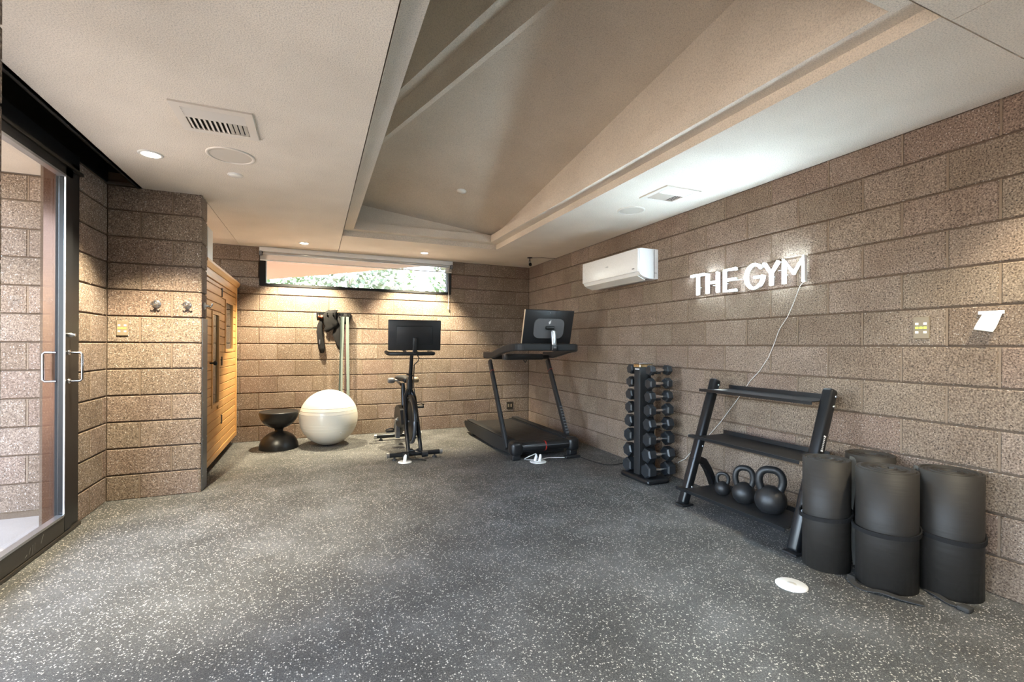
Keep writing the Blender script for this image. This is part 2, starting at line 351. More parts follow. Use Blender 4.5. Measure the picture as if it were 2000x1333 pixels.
# ------------------------------------------------------------------ block walls
block_cache = {}
def block_mesh(w, h):
    k = (round(w, 3), round(h, 3))
    if k not in block_cache:
        D = .022; b = min(.005, w * .3)
        mb = MB()
        vs = [(0, 0, 0), (w, 0, 0), (w, 0, h), (0, 0, h), (0, D - b, 0), (w, D - b, 0), (w, D - b, h), (0, D - b, h), (b, D, b), (w - b, D, b), (w - b, D, h - b), (b, D, h - b)]
        fs = [(8, 9, 10, 11)] + [(4 + i, 4 + (i + 1) % 4, 8 + (i + 1) % 4, 8 + i) for i in range(4)] + [(i, (i + 1) % 4, 4 + (i + 1) % 4, 4 + i) for i in range(4)]
        mb.add(vs, fs); block_cache[k] = mb.mesh('block', M['block'])
    return block_cache[k]
def block_wall(parent, org, u, nrm, length, phase, cut=None, zmax=ZC, zmin=0.0, odd_shift=0, full_height=True):
    # org: point on the wall FACE at u = 0; u: unit along; nrm: into the room; phase: joint position of odd courses
    u = Vector(u); nrm = Vector(nrm); org = Vector(org)
    flip = u.cross(nrm).z  # want (u, nrm, z) basis; handles mirrored via matrix
    mort = MB(); vj = MB()
    po = ORG.get(parent.name, (0, 0, 0))
    B4 = Matrix(((u.x, nrm.x, 0, 0), (u.y, nrm.y, 0, 0), (0, 0, 1, 0), (0, 0, 0, 1)))
    def put(u0, u1, z0, z1):
        w, h = u1 - u0, z1 - z0
        if w < .012 or h < .012: return
        o = bpy.data.objects.new('block', block_mesh(w, h)); C.objects.link(o); o.parent = parent
        p = org + u * u0 + nrm * (-.022 + random.uniform(-.0015, .0008)) + Vector((0, 0, z0)) - Vector(po)
        o.matrix_local = Matrix.Translation(p) @ B4
    for c in range(0, 12):
        a = Z0 + c * BH + JT / 2; b = Z0 + (c + 1) * BH - JT / 2
        a = max(a, zmin); b = min(b, zmax)
        if b - a < .02: continue
        ph = phase + (0 if c % 2 else BL / 2)
        k0 = math.floor((0 - ph) / BL)
        js = [ph + k * BL for k in range(k0, k0 + int(length / BL) + 4)]
        js = [j for j in js if .03 < j < length - .03]
        edges = [0 - JT / 2] + js + [length + JT / 2]
        for e0, e1 in zip(edges[:-1], edges[1:]):
            u0, u1 = max(0, e0 + JT / 2), min(length, e1 - JT / 2)
            if cut and a < cut[3] and b > cut[2] and u0 < cut[1] and u1 > cut[0]:
                if u0 < cut[0]: put(u0, cut[0], a, b)
                if u1 > cut[1]: put(cut[1], u1, a, b)
                if a < cut[2] - .015: put(max(u0, cut[0]), min(u1, cut[1]), a, cut[2])
            else: put(u0, u1, a, b)
        for j in js:
            if cut and a < cut[3] and b > cut[2] and cut[0] - .01 < j < cut[1] + .01:
                if a >= cut[2] - .015: continue
                bb = cut[2]
            else: bb = b
            p0 = org + u * (j - JT / 2) - nrm * .020; p1 = org + u * (j + JT / 2) - nrm * .0022
            vj.box((p0.x, p0.y, a - .001), (p1.x, p1.y, bb + .001))
    if vj.v:
        o = vj.build('mortar_joints', M['mortar_v'], parent); o['kind'] = 'stuff'
def slab(mb, org, u, nrm, length, z0, z1, t0=.012, t1=.20):
    u = Vector(u); nrm = Vector(nrm); org = Vector(org)
    p0 = org - nrm * t0; p1 = org + u * length - nrm * t1
    return mb.box((p0.x, p0.y, z0), (p1.x, p1.y, z1))

# right wall (blocks from y=6.462 to y=0.55, plain beyond)
mb = MB().box((XR + .012, -2.2, 0), (XR + .2, YB + .2, ZC + .1))
wr = struct(mb.build('wall_right', M['mortar']))
block_wall(wr, (XR, YB, 0), (0, -1, 0), (-1, 0, 0), 7.6, .4614)
# back wall with clerestory opening
WX0, WX1, WZ0 = -.637, 1.792, 1.925
mb = MB(); o_ = (XR, YB, 0)
mb.box((-2.3, YB + .012, 0), (WX0, YB + .2, ZC + .1)); mb.box((WX1, YB + .012, 0), (XR + .012, YB + .2, ZC + .1))
mb.box((WX0, YB + .012, 0), (WX1, YB + .2, WZ0)); mb.box((WX0, YB + .012, ZC), (WX1, YB + .2, ZC + .1))
wb = struct(mb.build('wall_back', M['mortar']))
XB0 = -1.35
block_wall(wb, (XB0, YB, 0), (1, 0, 0), (0, -1, 0), XR - XB0, (-.8471 - XB0), cut=(WX0 - XB0, WX1 - XB0, WZ0, 9))
# facing wall by the sauna (room side) : x from -1.45 to -0.845
mb = MB().box((XL - 1.9, YA + .012, -.06), (-.857, YA + .19, ZC + .1))
wa = struct(mb.build('wall_front_return', M['mortar']))
block_wall(wa, (XL, YA, 0), (1, 0, 0), (0, -1, 0), .605, .4064)
block_wall(wa, (-.845, YA, 0), (0, 1, 0), (1, 0, 0), .20, 5.0)            # its end
block_wall(wa, (XL - .2 - 1.6, YA, 0), (1, 0, 0), (0, -1, 0), 1.6, 1.35, zmin=-.06)   # goes on outside the glazing
# left stub between glazing and corner
mb = MB().box((XL - .19, 3.945, 0), (XL - .012, YA + .012, ZC + .02))
ws = struct(mb.build('wall_left', M['mortar']))
block_wall(ws, (XL, YA, 0), (0, -1, 0), (1, 0, 0), .476, .476 + .0, zmax=ZC)
# near left return, only its edge shows at the frame
mb = MB().box((XL - .2, 1.43, 0), (-.762, 1.612, ZC + .1))
wn_ = struct(mb.build('wall_left_return', M['mortar']))
block_wall(wn_, (-.75, 1.624, 0), (0, -1, 0), (1, 0, 0), .206, 6.0)
block_wall(wn_, (-.75, 1.624, 0), (-1, 0, 0), (0, 1, 0), .69, .4064)
# rear wall and the near left wall with an assumed second glazed opening (unseen)
struct(MB().box((-1.65, -2.4, 0), (XR + .2, -2.2, ZC + .1)).build('wall_rear', M['mortar_v']))
mb = MB().box((XL - .2, -2.2, 0), (XL, -1.7, ZC + .1)).box((XL - .2, 1.1, 0), (XL, 1.43, ZC + .1)).box((XL - .2, -1.7, 2.25), (XL, 1.1, ZC + .1))
struct(mb.build('wall_left_near', M['mortar_v']))
# roof shell, keeps the sky out of the ceiling void
mb = MB().box((-2.4, -2.5, 3.95), (XR + .3, YB + .3, 4.05))
for a, b in (((-2.4, -2.5), (-2.3, YB + .3)), ((XR + .2, -2.5), (XR + .3, YB + .3)), ((-2.4, -2.5), (XR + .3, -2.4)), ((-2.4, YB + .2), (XR + .3, YB + .3))):
    mb.box((*a, 2.45), (*b, 3.95))
struct(mb.build('roof', M['mortar_v']))

# ------------------------------------------------------------------ ceiling with coffer
CX0, CX1, CY0, CY1 = .27, 2.085, .93, 5.41
PX = -1.255     # edge of the black pocket over the glazing
ceil = struct(bpy.data.objects.new('ceiling', None)); C.objects.link(ceil); ORG['ceiling'] = (0, 0, 0)
def panel(x0, x1, y0, y1, g=.0025):
    MB().box((x0 + g, y0 + g, ZC), (x1 - g, y1 - g, ZC + .012)).build('ceiling_panel', M['plaster'], ceil)
MB().box((PX + .0025, -2.2, ZC), (CX0 - .0045, YA + .03, ZC + .012)).box((-.8475, YA + .03, ZC), (CX0 - .0045, YB - .0025, ZC + .012)).build('ceiling_panel', M['plaster'], ceil)
panel(PX, -.85, YA + .03, YB)
# strip over the sauna alcove left of the pocket line
panel(-2.3, PX, YA + .02, YB)
MB().box((CX1, CY0 + .0025, ZC), (XR - .0025, YB - .0025, ZC + .012)).box((CX0 + .0025, CY1, ZC), (CX1, YB - .0025, ZC + .012)).build('ceiling_panel', M['plaster'], ceil)
panel(CX0, CX1 + .06, -2.2, CY0); panel(CX1 + .06, XR, -2.2, CY0)
mb = MB()   # dark backing seen through the control joints
for a in ((PX, CX0 - .002, -2.2, YB + .1), (-2.3, PX, YA, YB + .1), (CX0 - .002, CX1, CY1 + .002, YB + .1), (CX1 + .002, XR + .1, -2.2, YB + .1), (CX0 - .002, CX1 + .002, -2.2, CY0 - .002)):
    mb.box((a[0], a[2], ZC + .010), (a[1], a[3], ZC + .03))
mb.build('ceiling_backing', M['groove'], ceil)
Z1, Z2 = 2.459, 2.548
def ring(z0, z1, x0, x1, y0, y1):   # vertical faces of a rectangular ring
    return MB().quad((x0, y0, z0), (x1, y0, z0), (x1, y0, z1), (x0, y0, z1)).quad((x1, y0, z0), (x1, y1, z0), (x1, y1, z1), (x1, y0, z1)).quad((x1, y1, z0), (x0, y1, z0), (x0, y1, z1), (x1, y1, z1)).quad((x0, y1, z0), (x0, y0, z0), (x0, y0, z1), (x0, y1, z1))
def flatring(z, o, i):
    (a, b, c, d), (e, f, g, h) = o, i
    return MB().quad((a, c, z), (b, c, z), (f, g, z), (e, g, z)).quad((b, c, z), (b, d, z), (f, h, z), (f, g, z)).quad((b, d, z), (a, d, z), (e, h, z), (f, h, z)).quad((a, d, z), (a, c, z), (e, g, z), (e, h, z))
O0 = (CX0 + .0015, CX1 - .0015, CY0 + .0015, CY1 - .0015); D1 = .11; O1 = (CX0 + D1, CX1 - D1, CY0 + D1, CY1 - D1); SB = .07; O2 = (O1[0] - SB, O1[1] + SB, O1[2] - SB, O1[3] + SB)
ring(ZC, Z1, *O0).build('coffer_lip', M['plaster_shaded'], ceil)
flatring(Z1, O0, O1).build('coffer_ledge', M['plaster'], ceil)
ring(Z1, Z2, *O1).build('coffer_fascia', M['plaster_shaded'], ceil)
flatring(Z2, O2, O1).build('coffer_cap', M['plaster_shaded'], ceil)
x0, x1, y0, y1 = O2
def zp(x, y): return 2.572 + .121 * (2.0 - x) + .134 * (5.32 - y)
# fold line of the stepped ridge, crossing the coffer diagonally
def fx(y, q=0): return .49 - .379 * (y - 4.15) - q * 1.069
prof = [(0, 0), (.05, -.022), (.135, .05), (.215, .03), (.33, .27)]
ya, yb_ = y0 - .05, y1 + .05
def strip(q0, d0, q1, d1):
    a = (fx(ya, q0), ya); b = (fx(yb_, q0), yb_); c = (fx(yb_, q1), yb_); d = (fx(ya, q1), ya)
    return MB().quad((*a, zp(*a) + d0), (*b, zp(*b) + d0), (*c, zp(*c) + d1), (*d, zp(*d) + d1))
a = (fx(ya), ya); b = (fx(yb_), yb_)
MB().quad((*a, zp(*a)), (x1 + .05, ya, zp(x1 + .05, ya)), (x1 + .05, yb_, zp(x1 + .05, yb_)), (*b, zp(*b))).build('coffer_slope', M['plaster_shaded'], ceil)
for (q0, d0), (q1, d1) in zip(prof[:-1], prof[1:]): strip(q0, d0, q1, d1).build('coffer_ridge', M['plaster_shaded'], ceil)
strip(.33, .27, 2.5, .27).build('coffer_high_slope', M['plaster_shaded'], ceil)
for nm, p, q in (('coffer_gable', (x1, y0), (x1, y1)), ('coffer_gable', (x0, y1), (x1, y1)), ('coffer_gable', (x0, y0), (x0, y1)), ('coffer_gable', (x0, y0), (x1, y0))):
    MB().quad((*p, Z2), (*q, Z2), (*q, 3.9), (*p, 3.9)).build(nm, M['plaster_shaded'], ceil)
# black pocket above the glazing
mb = MB().box((XL - .01, 1.62, 2.56), (PX + .01, YA + .02, 2.58)).box((PX, 1.62, ZC), (PX + .02, YA + .02, 2.57)).box((XL - .02, 1.62, ZC + .02), (XL, YA + .02, 2.57)).box((XL, YA + .013, ZC + .02), (PX, YA + .03, 2.57)).box((XL, 1.61, ZC), (PX, 1.623, 2.57))
struct(mb.build('trim_1', M['black']))
struct(MB().box((PX - .012, 1.63, ZC - .006), (PX + .002, YA - .002, ZC + .012)).build('trim_2', M['black']))
struct(MB().box((XL - .19, -2.2, ZC), (PX, 1.43, ZC + .03)).build('trim_3', M['plaster']))

# ------------------------------------------------------------------ glazed door on the left
dr = struct(bpy.data.objects.new('door_1', None)); C.objects.link(dr); dr.location = (XL, 3.0, 0); ORG['door_1'] = (XL, 3.0, 0)
GX = XL - .004
MB().rbox((XL - .02, 3.825, 0), (XL + .012, 3.932, 2.36), .004, 1).build('jamb', M['alu'], dr)
MB().box((XL - .125, 3.822, 0), (XL - .02, 3.94, 2.36)).build('jamb_return', M['bronze'], dr)
MB().box((XL - .06, 3.805, 0), (XL - .02, 3.83, 2.34)).build('weatherstrip', M['black'], dr)
MB().rbox((GX - .006, 3.712, .03), (GX + .03, 3.806, 2.30), .004, 1).build('stile', M['alu'], dr)
MB().box((GX + .024, 3.706, .13), (GX + .032, 3.713, 2.24)).build('glazing_bead', M['satin'], dr)
o = MB().rbox((GX - .006, 1.66, .025), (GX + .03, 3.712, .125), .004, 1).build('bottom_rail', M['alu2'], dr)
MB().box((GX - .005, 1.66, .125), (GX + .034, 3.70, .140)).build('glazing_bead', M['satin'], dr)
mb = MB()
for y, z, l, a in ((3.335, .065, .035, 70), (3.36, .062, .05, 80), (3.385, .07, .04, 85), (3.46, .085, .05, 60), (3.30, .05, .02, 30)):
    T = Matrix.Translation((GX + .0305, y, z)) @ Matrix.Rotation(R(a), 4, 'X')
    mb.obox(T, (0, -l / 2, -.0015), (.0008, l / 2, .0015))
mb.build('scuff_marks', M['scuff'], o)
MB().rbox((GX - .006, 1.66, 2.24), (GX + .03, 3.806, 2.30), .004, 1).build('top_rail', M['alu'], dr)
MB().box((GX - .005, 1.66, 2.226), (GX + .034, 3.70, 2.241)).build('glazing_bead', M['satin'], dr)
MB().rbox((XL - .10, 1.63, 2.30), (XL + .012, 3.932, 2.43), .004, 1).build('header', M['alu'], dr)
MB().box((XL - .10, 1.63, 2.30), (XL + .035, 3.932, 2.318)).build('head_track', M['alu2'], dr)
MB().rbox((XL - .12, 1.63, 0), (XL + .03, 3.93, .024), .004, 1).build('threshold', M['alu2'], dr)
MB().box((GX - .004, 1.66, .12), (GX + .004, 3.72, 2.25)).build('pane', M['glass'], dr)
hb = MB().tube([(GX + .03, 3.76, 1.05 + .09), (GX + .085, 3.76, 1.05 + .09), (GX + .095, 3.76, 1.05 + .08), (GX + .095, 3.76, .97), (GX + .085, 3.76, .96), (GX + .03, 3.76, .96)], .0068, 10).build('pull_handle', M['steel2'], dr)
MB().lathe([(.016, 0), (.016, .006), (.006, .008)], 12, (GX + .03, 3.76, 1.14), axis='x').lathe([(.016, 0), (.016, .006), (.006, .008)], 12, (GX + .03, 3.76, .96), axis='x').build('rosette', M['chrome'], hb)
MB().tube([(GX - .03, 3.76, 1.14), (GX - .085, 3.76, 1.14), (GX - .095, 3.76, 1.13), (GX - .095, 3.76, .97), (GX - .085, 3.76, .96), (GX - .03, 3.76, .96)], .0068, 10).build('pull_handle', M['steel2'], dr)
MB().lathe([(.014, 0), (.014, .012), (.009, .016), (.009, .03)], 14, (GX + .03, 3.765, 1.25), axis='x').build('deadbolt', M['satin'], dr)
# near glazing (behind the camera), unseen and assumed for its daylight
wg = struct(bpy.data.objects.new('window_2', None)); C.objects.link(wg); wg.location = (XL, -.3, 0); ORG['window_2'] = (XL, -.3, 0)
for yy in (-1.7, -.32, 1.05): MB().box((XL - .1, yy, 0), (XL - .02, yy + .05, 2.25)).build('mullion', M['alu'], wg)
MB().box((XL - .1, -1.7, 0), (XL - .02, 1.1, .08)).build('sill_rail', M['alu'], wg)
MB().box((XL - .064, -1.7, .08), (XL - .056, 1.1, 2.25)).build('pane', M['glass'], wg)

# ------------------------------------------------------------------ clerestory window
wd = struct(bpy.data.objects.new('window_1', None)); C.objects.link(wd); wd.location = (.58, YB, WZ0); ORG['window_1'] = (.58, YB, WZ0)
FW = .05; yf0, yf1 = YB - .012, YB + .11
MB().box((WX0, yf0, WZ0), (WX1, yf1, WZ0 + FW * .62)).build('sill', M['black'], wd)
MB().box((WX0, yf0, WZ0 + FW * .62), (WX0 + FW + .02, yf1, ZC)).build('side_frame', M['black'], wd)
MB().box((WX1 - FW, yf0, WZ0 + FW * .62), (WX1, yf1, ZC)).build('side_frame', M['black'], wd)
MB().box((WX0 + FW + .02, yf0 + .06, ZC - .03), (WX1 - FW, yf1, ZC)).build('head_frame', M['black'], wd)
MB().box((WX0 + FW, YB + .05, WZ0 + .02), (WX1 - FW, YB + .056, ZC)).build('pane', M['glass'], wd)
bl = thing('roller_shade', 'silver and white roller shade rolled up over the clerestory window', 'blind', (.58, YB, 2.2))
MB().rbox((WX0 + .002, YB - .062, 2.338), (WX1 + .012, YB - .014, 2.396), .006).build('headrail', M['white'], bl)
MB().tube([(WX0 + .045, YB - .045, 2.322), (WX1 - .03, YB - .045, 2.322)], .021, 16).build('roller', M['roller'], bl)
for xx in (WX0 + .004, WX1 - .02):
    q = MB().rbox((xx, YB - .07, 2.29), (xx + .03, YB - .014, 2.345), .004, 1).build('bracket', M['steel'], bl)
MB().box((WX0 + .008, YB - .030, 2.238), (WX1 + .004, YB - .0285, 2.32)).build('fabric', M['shade'], bl)
MB().rbox((WX0 + .008, YB - .036, 2.230), (WX1 + .004, YB - .022, 2.244), .003).build('hem_bar', M['whitematte'], bl)
pc = MB().tube([(WX1 - .045, YB - .05, 2.30), (WX1 - .045, YB - .045, 2.0), (WX1 - .044, YB - .03, 1.73)], .0022, 6).build('pull_cord', M['cord'], bl)
MB().lathe([(.003, .03), (.007, .02), (.008, 0), (.003, -.006)], 10, (WX1 - .044, YB - .03, 1.715)).build('cord_weight', M['cord'], pc)

# ------------------------------------------------------------------ outside
struct(MB().box((-40, -30, -.30), (40, 45, -.20)).build('ground', M['ground']))
struct(MB().box((-4.2, -2.5, -.20), (XL - .12, YA + .2, -.055)).build('patio_floor', M['concrete']))
struct(MB().box((-2.55, 2.7, 2.412), (XL - .19, YA + .2, 2.6)).build('patio_soffit', M['plaster_shaded']))
# eave seen through the clerestory window, its edge running off at an angle
ev = [(-6, 6.67), (3.3, 6.67), (3.3, 6.75), (1.90, 7.30), (1.162, 8.121), (.207, 9.261), (-.956, 10.547), (-4, 13.9), (-6, 13.9)]
struct(MB().prism(ev, 'z', 2.5, 2.72).build('eave', M['soffit']))
def shrub(name, label, x, y, z0, h, rad, mat, n, seed, cat='tree'):
    rn = random.Random(seed); t = thing(name, label, cat, (x, y, -.2), 'trees beyond the clerestory window')
    tr = MB()
    tr.tube([(x, y, -.2), (x + .05, y, z0 * .5), (x, y, z0 + h * .4)], [.12, .09, .05], 8)
    for k in range(7):
        a = rn.uniform(0, 6.28); tr.tube([(x, y, z0 * .6 + rn.uniform(0, .4)), (x + .4 * rad * math.cos(a), y + .4 * rad * math.sin(a), z0 + h * .35), (x + .8 * rad * math.cos(a), y + .8 * rad * math.sin(a), z0 + h * rn.uniform(.5, .9))], [.05, .03, .012], 6)
    tr.build('trunk', M['bark'], t)
    mb = MB()
    for k in range(n):
        while True:
            p = Vector((rn.uniform(-1, 1), rn.uniform(-1, 1), rn.uniform(-1, 1)))
            if .35 < p.length < 1: break
        c = Vector((x + p.x * rad, y + p.y * rad, z0 + h * .5 + p.z * h * .5))
        s = rn.uniform(.05, .11); d = Vector((rn.uniform(-1, 1), rn.uniform(-1, 1), rn.uniform(-.6, 1))).normalized(); e = d.orthogonal().normalized()
        e = Matrix.Rotation(rn.uniform(0, 6.28), 3, d) @ e
        mb.add([c, c + d * s + e * s * .45, c + d * s * 2, c + d * s - e * s * .45], [(0, 1, 2, 3)])
    f = mb.build('foliage', mat, t); f['kind'] = 'stuff'; return t
shrub('garden_tree', 'pale green bushy tree at the left end of the window view', -.6, 13.7, 1.0, 2.3, 1.1, M['leafa'], 2200, 1)
shrub('garden_tree', 'grey green leafy tree left of centre in the window view', 1.0, 11.3, .9, 2.7, .95, M['leafb'], 2200, 2)
shrub('garden_tree', 'loose bright green tree just left of the sky gap outside', 2.0, 13.8, .8, 3.0, .9, M['leafa'], 1500, 3)
shrub('garden_tree', 'dense olive tree at the right end of the window view', 3.65, 11.2, .9, 3.2, 1.05, M['leafa'], 2400, 4)
shrub('garden_tree', 'silvery shrub low behind the other trees outside', 1.6, 17.6, .6, 2.6, 2.2, M['leafb'], 2600, 5)

# ------------------------------------------------------------------ ceiling fixtures
def downlight(x, y, label, lit=True, r=.058, energy=SPOT_E, z=ZC, grp='recessed ceiling downlights', tilt=(0, 0), size=104, nz=None):
    t = thing('recessed_downlight', label, 'light', (x, y, z), grp)
    T = Matrix.Translation((x, y, z))
    if nz is not None: T = T @ Vector((0, 0, 1)).rotation_difference(Vector(nz)).to_matrix().to_4x4()
    a = MB().lathe([(r * .72, .0005), (r * .74, -.006), (r * .97, -.005), (r, .001)], 32).xf(T).build('trim_ring', M['whitematte'], t)
    MB().lathe([(0, -.0035), (r * .72, -.0035)] if lit else [(0, -.0085), (r * .78, -.0085), (r * .80, -.005)], 28).xf(T).build('lens', M['lampglow'] if lit else M['lens'], t)
    if lit:
        ld = bpy.data.lights.new('downlight_lamp', 'SPOT'); ld.energy = energy; ld.color = WARM; ld.spot_size = R(size); ld.spot_blend = .55; ld.shadow_soft_size = .035
        lo = bpy.data.objects.new('downlight_lamp', ld); C.objects.link(lo); lo.parent = t; lo.location = (0, 0, -.02); lo.rotation_euler = (R(tilt[0]), R(tilt[1]), 0)
    return t
downlight(-.965, 3.588, 'lit recessed downlight near the glass door', r=.068, energy=SPOT_E * 2.3, tilt=(8, 0), size=94)
downlight(-.127, 5.995, 'lit recessed downlight above the left half of the window', r=.06, energy=SPOT_E * 2.4, tilt=(16, 0), size=92)
downlight(1.302, 5.973, 'lit recessed downlight above the right half of the window', r=.06, energy=SPOT_E * 2.4, tilt=(16, 0), size=92)
downlight(-.527, 3.787, 'small unlit round downlight beside the ceiling speaker', lit=False, r=.05)
nz = Vector((.121, .134, 1)).normalized()
downlight(1.355, 4.50, 'small unlit round downlight on the sloping coffer ceiling', lit=False, r=.05, z=zp(1.355, 4.50), nz=nz)
# out of frame: the mats lamp is inferred, the other two added as fill
downlight(2.62, .62, 'lit recessed downlight over the rolled mats, above the frame', r=.06, energy=SPOT_E * .7)
downlight(-.35, .9, 'added fill downlight, unseen, above the camera side on the left', r=.06, energy=SPOT_E * .5)
downlight(1.2, -.6, 'added fill downlight, unseen, behind the camera', r=.06, energy=SPOT_E * .5)

def vent(label, x0, x1, y0, y1):
    cx, cy = (x0 + x1) / 2, (y0 + y1) / 2
    t = thing('ceiling_vent', label, 'vent', (cx, cy, ZC), 'ceiling air vents')
    e = .042; z = ZC
    MB().box((x0, y0, z - .009), (x1, y0 + e, z + .001)).box((x0, y1 - e, z - .009), (x1, y1, z + .001)).box((x0, y0 + e, z - .009), (x0 + e, y1 - e, z + .001)).box((x1 - e, y0 + e, z - .009), (x1, y1 - e, z + .001)).build('frame', M['offwhite'], t)
    MB().box((x0 + e, y0 + e, z - .001), (x1 - e, y1 - e, z + .0015)).build('duct', M['darkvoid'], t)
    yb = y0 + e + (y1 - y0 - 2 * e) * .42
    for k in range(4):
        y = y0 + e + .014 + k * (yb - y0 - e) / 4
        T = Matrix.Translation((cx, y, z - .006)) @ Matrix.Rotation(R(-35), 4, 'X')
        MB().obox(T, (-(x1 - x0) / 2 + e, -.0085, -.0012), ((x1 - x0) / 2 - e, .0085, .0012)).build('slat', M['offwhite'], t)
    MB().box((x0 + e, yb - .004, z - .011), (x1 - e, yb + .004, z)).build('divider', M['offwhite'], t)
    n = 12
    for k in range(n):
        x = x0 + e + (x1 - x0 - 2 * e) * (k + .5) / n
        T = Matrix.Translation((x, (yb + y1 - e) / 2, z - .0065)) @ Matrix.Rotation(R(32 if k < 8 else -20), 4, 'Y')
        MB().obox(T, (-.0085, -(y1 - e - yb) / 2, -.001), (.0085, (y1 - e - yb) / 2, .001)).build('slat', M['offwhite'], t)
    return t
vent('cream louvred air vent in the left ceiling near the glass door', -.675, -.308, 2.742, 3.08)
vent('white louvred air vent in the ceiling above the neon sign', 2.405, 2.74, 2.705, 3.03)
def cspeaker(label, x, y, r):
    t = thing('ceiling_speaker', label, 'speaker', (x, y, ZC), 'round ceiling speakers')
    MB().lathe([(r, .001), (r, -.004), (r * .97, -.007), (r * .87, -.007), (r * .86, -.003)], 48, (x, y, ZC)).build('trim_ring', M['offwhite'], t)
    MB().lathe([(0, -.0045), (r * .86, -.0035)], 48, (x, y, ZC)).build('grille', M['speaker'], t)
cspeaker('large round flush speaker in the left ceiling', -.5, 3.412, .137)
cspeaker('pale round flush speaker in the ceiling strip before the air conditioner', 2.566, 3.342, .118)
# security camera in the corner
t = thing('security_camera', 'small black dome-less security camera on ceiling in far corner', 'camera', (2.69, 5.70, ZC))
MB().lathe([(.036, .001), (.036, -.008), (.012, -.012)], 20, (2.69, 5.70, ZC)).build('mount_plate', M['blackplastic'], t)
MB().tube([(2.69, 5.70, ZC - .005), (2.69, 5.70, ZC - .04), (2.688, 5.69, ZC - .06)], .007, 8).build('stem', M['blackplastic'], t)
q = MB().tube([(2.70, 5.73, ZC - .05), (2.675, 5.655, ZC - .10)], .021, 14).build('body', M['satin'], t)
MB().tube([(2.677, 5.66, ZC - .097), (2.671, 5.643, ZC - .108)], .0215, 14).build('lens_hood', M['black'], q)
MB().tube([(2.69, 5.70, ZC - .004), (2.85, 5.62, ZC - .004), (3.03, 5.6, ZC - .004)], .003, 6).build('lead', M['blackplastic'], t)

# ------------------------------------------------------------------ neon sign
SX = XR - .042
ns = thing('neon_sign', 'glowing white neon wall sign reading THE GYM', 'sign', (XR, 2.57, 1.63))
def letter(nm, strokes):
    mb = MB(); hs = MB()
    for st in strokes:
        mb.tube([(SX, y, z) for y, z in st], .0095, 10)
        hs.ribbon([(SX + .0088, y, z) for y, z in st], .0215, .0256, (1, 0, 0))
    o = mb.build('letter', M['neon'], ns); o['label'] = 'glowing white letter ' + nm
    hs.build('letter_housing', M['white'], o)
zt, zb = 1.803, 1.637
letter('T', [[(3.070, zt), (2.921, zt)], [(2.997, zt), (2.997, zb)]])
letter('H', [[(2.893, zt), (2.893, zb)], [(2.786, zt), (2.786, zb)], [(2.893, 1.724), (2.786, 1.724)]])
letter('E', [[(2.606, zt), (2.717, zt), (2.717, zb), (2.606, zb)], [(2.717, 1.724), (2.61, 1.724)]])
gc = (2.447, 1.72); ga = [(gc[0] - .072 * math.cos(R(a)), gc[1] + .088 * math.sin(R(a))) for a in range(38, 361, 14)]
letter('G', [ga + [(gc[0] - .072, 1.712), (gc[0] - .002, 1.712)]])
letter('Y', [[(2.367, zt), (2.31, 1.722), (2.253, zt)], [(2.31, 1.722), (2.31, zb)]])
letter('M', [[(2.213, zb), (2.213, zt), (2.142, 1.70), (2.070, zt), (2.070, zb)]])
for a, b in (((2.61, 1.712), (2.52, 1.716)), ((2.26, 1.735), (2.22, 1.735))): MB().tube([(SX + .01, *a), (SX + .01, *b)], .002, 6).build('link_wire', M['cord'], ns)
for y in (2.997, 2.84, 2.717, 2.447, 2.31, 2.213, 2.07): MB().tube([(SX + .012, y, 1.70 if y != 2.447 else 1.632), (XR + .001, y, 1.70 if y != 2.447 else 1.632)], .004, 6).build('standoff', M['white'], ns)
cpts = [(SX + .006, 2.075, 1.632), (XR - .012, 2.115, 1.61), (XR - .010, 2.16, 1.50), (XR - .010, 2.205, 1.405), (XR - .012, 2.255, 1.335), (XR - .010, 2.275, 1.30), (XR - .010, 2.30, 1.23), (XR - .010, 2.35, 1.12), (XR - .010, 2.42, 1.02), (XR - .010, 2.50, .94), (XR - .010, 2.62, .78), (XR - .010, 2.78, .58), (XR - .010, 2.93, .42), (XR - .010, 3.02, .30), (XR - .012, 3.10, .265), (XR - .012, 3.16, .20), (XR - .012, 3.25, .145)]
MB().tube(cpts, .0021, 6).build('cord', M['cord'], ns)

# ------------------------------------------------------------------ air conditioner
ac = thing('air_conditioner', 'white wall mounted split air conditioner left of the neon sign', 'air conditioner', (XR, 4.05, 1.87))
ay0, ay1 = 3.545, 4.535
pf = [(XR - .001, 1.845), (2.93, 1.845), (2.872, 1.858), (2.835, 1.880), (2.818, 1.908), (2.812, 1.96), (2.812, 2.115), (2.825, 2.130), (XR - .001, 2.130)]
MB().prism(pf, 'y', ay0, ay1).build('body', M['white'], ac)
MB().rbox((2.803, ay0 + .004, 1.905), (2.815, ay1 - .004, 2.128), .005).build('front_panel', M['white'], ac)
for yy in (ay0, ay1):
    MB().prism([(p[0] + (.008 if p[0] < 2.9 else 0), p[1]) for p in pf], 'y', yy - .006, yy + .006).build('end_cap', M['white'], ac)
MB().obox(Matrix.Translation((2.875, 4.04, 1.853)) @ Matrix.Rotation(R(22), 4, 'Y'), (-.055, -.46, -.004), (.045, .46, .002)).build('louvre', M['whitematte'], ac)
MB().box((2.93, ay0 + .03, 1.843), (2.96, ay1 - .03, 1.8455)).build('air_slot', M['greyplastic'], ac)
MB().box((2.8018, 4.03, 2.015), (2.804, 4.075, 2.028)).build('logo', M['satin'], ac)
MB().box((2.8018, 3.60, 1.935), (2.804, 3.635, 1.944)).build('badge', M['greyplastic'], ac)
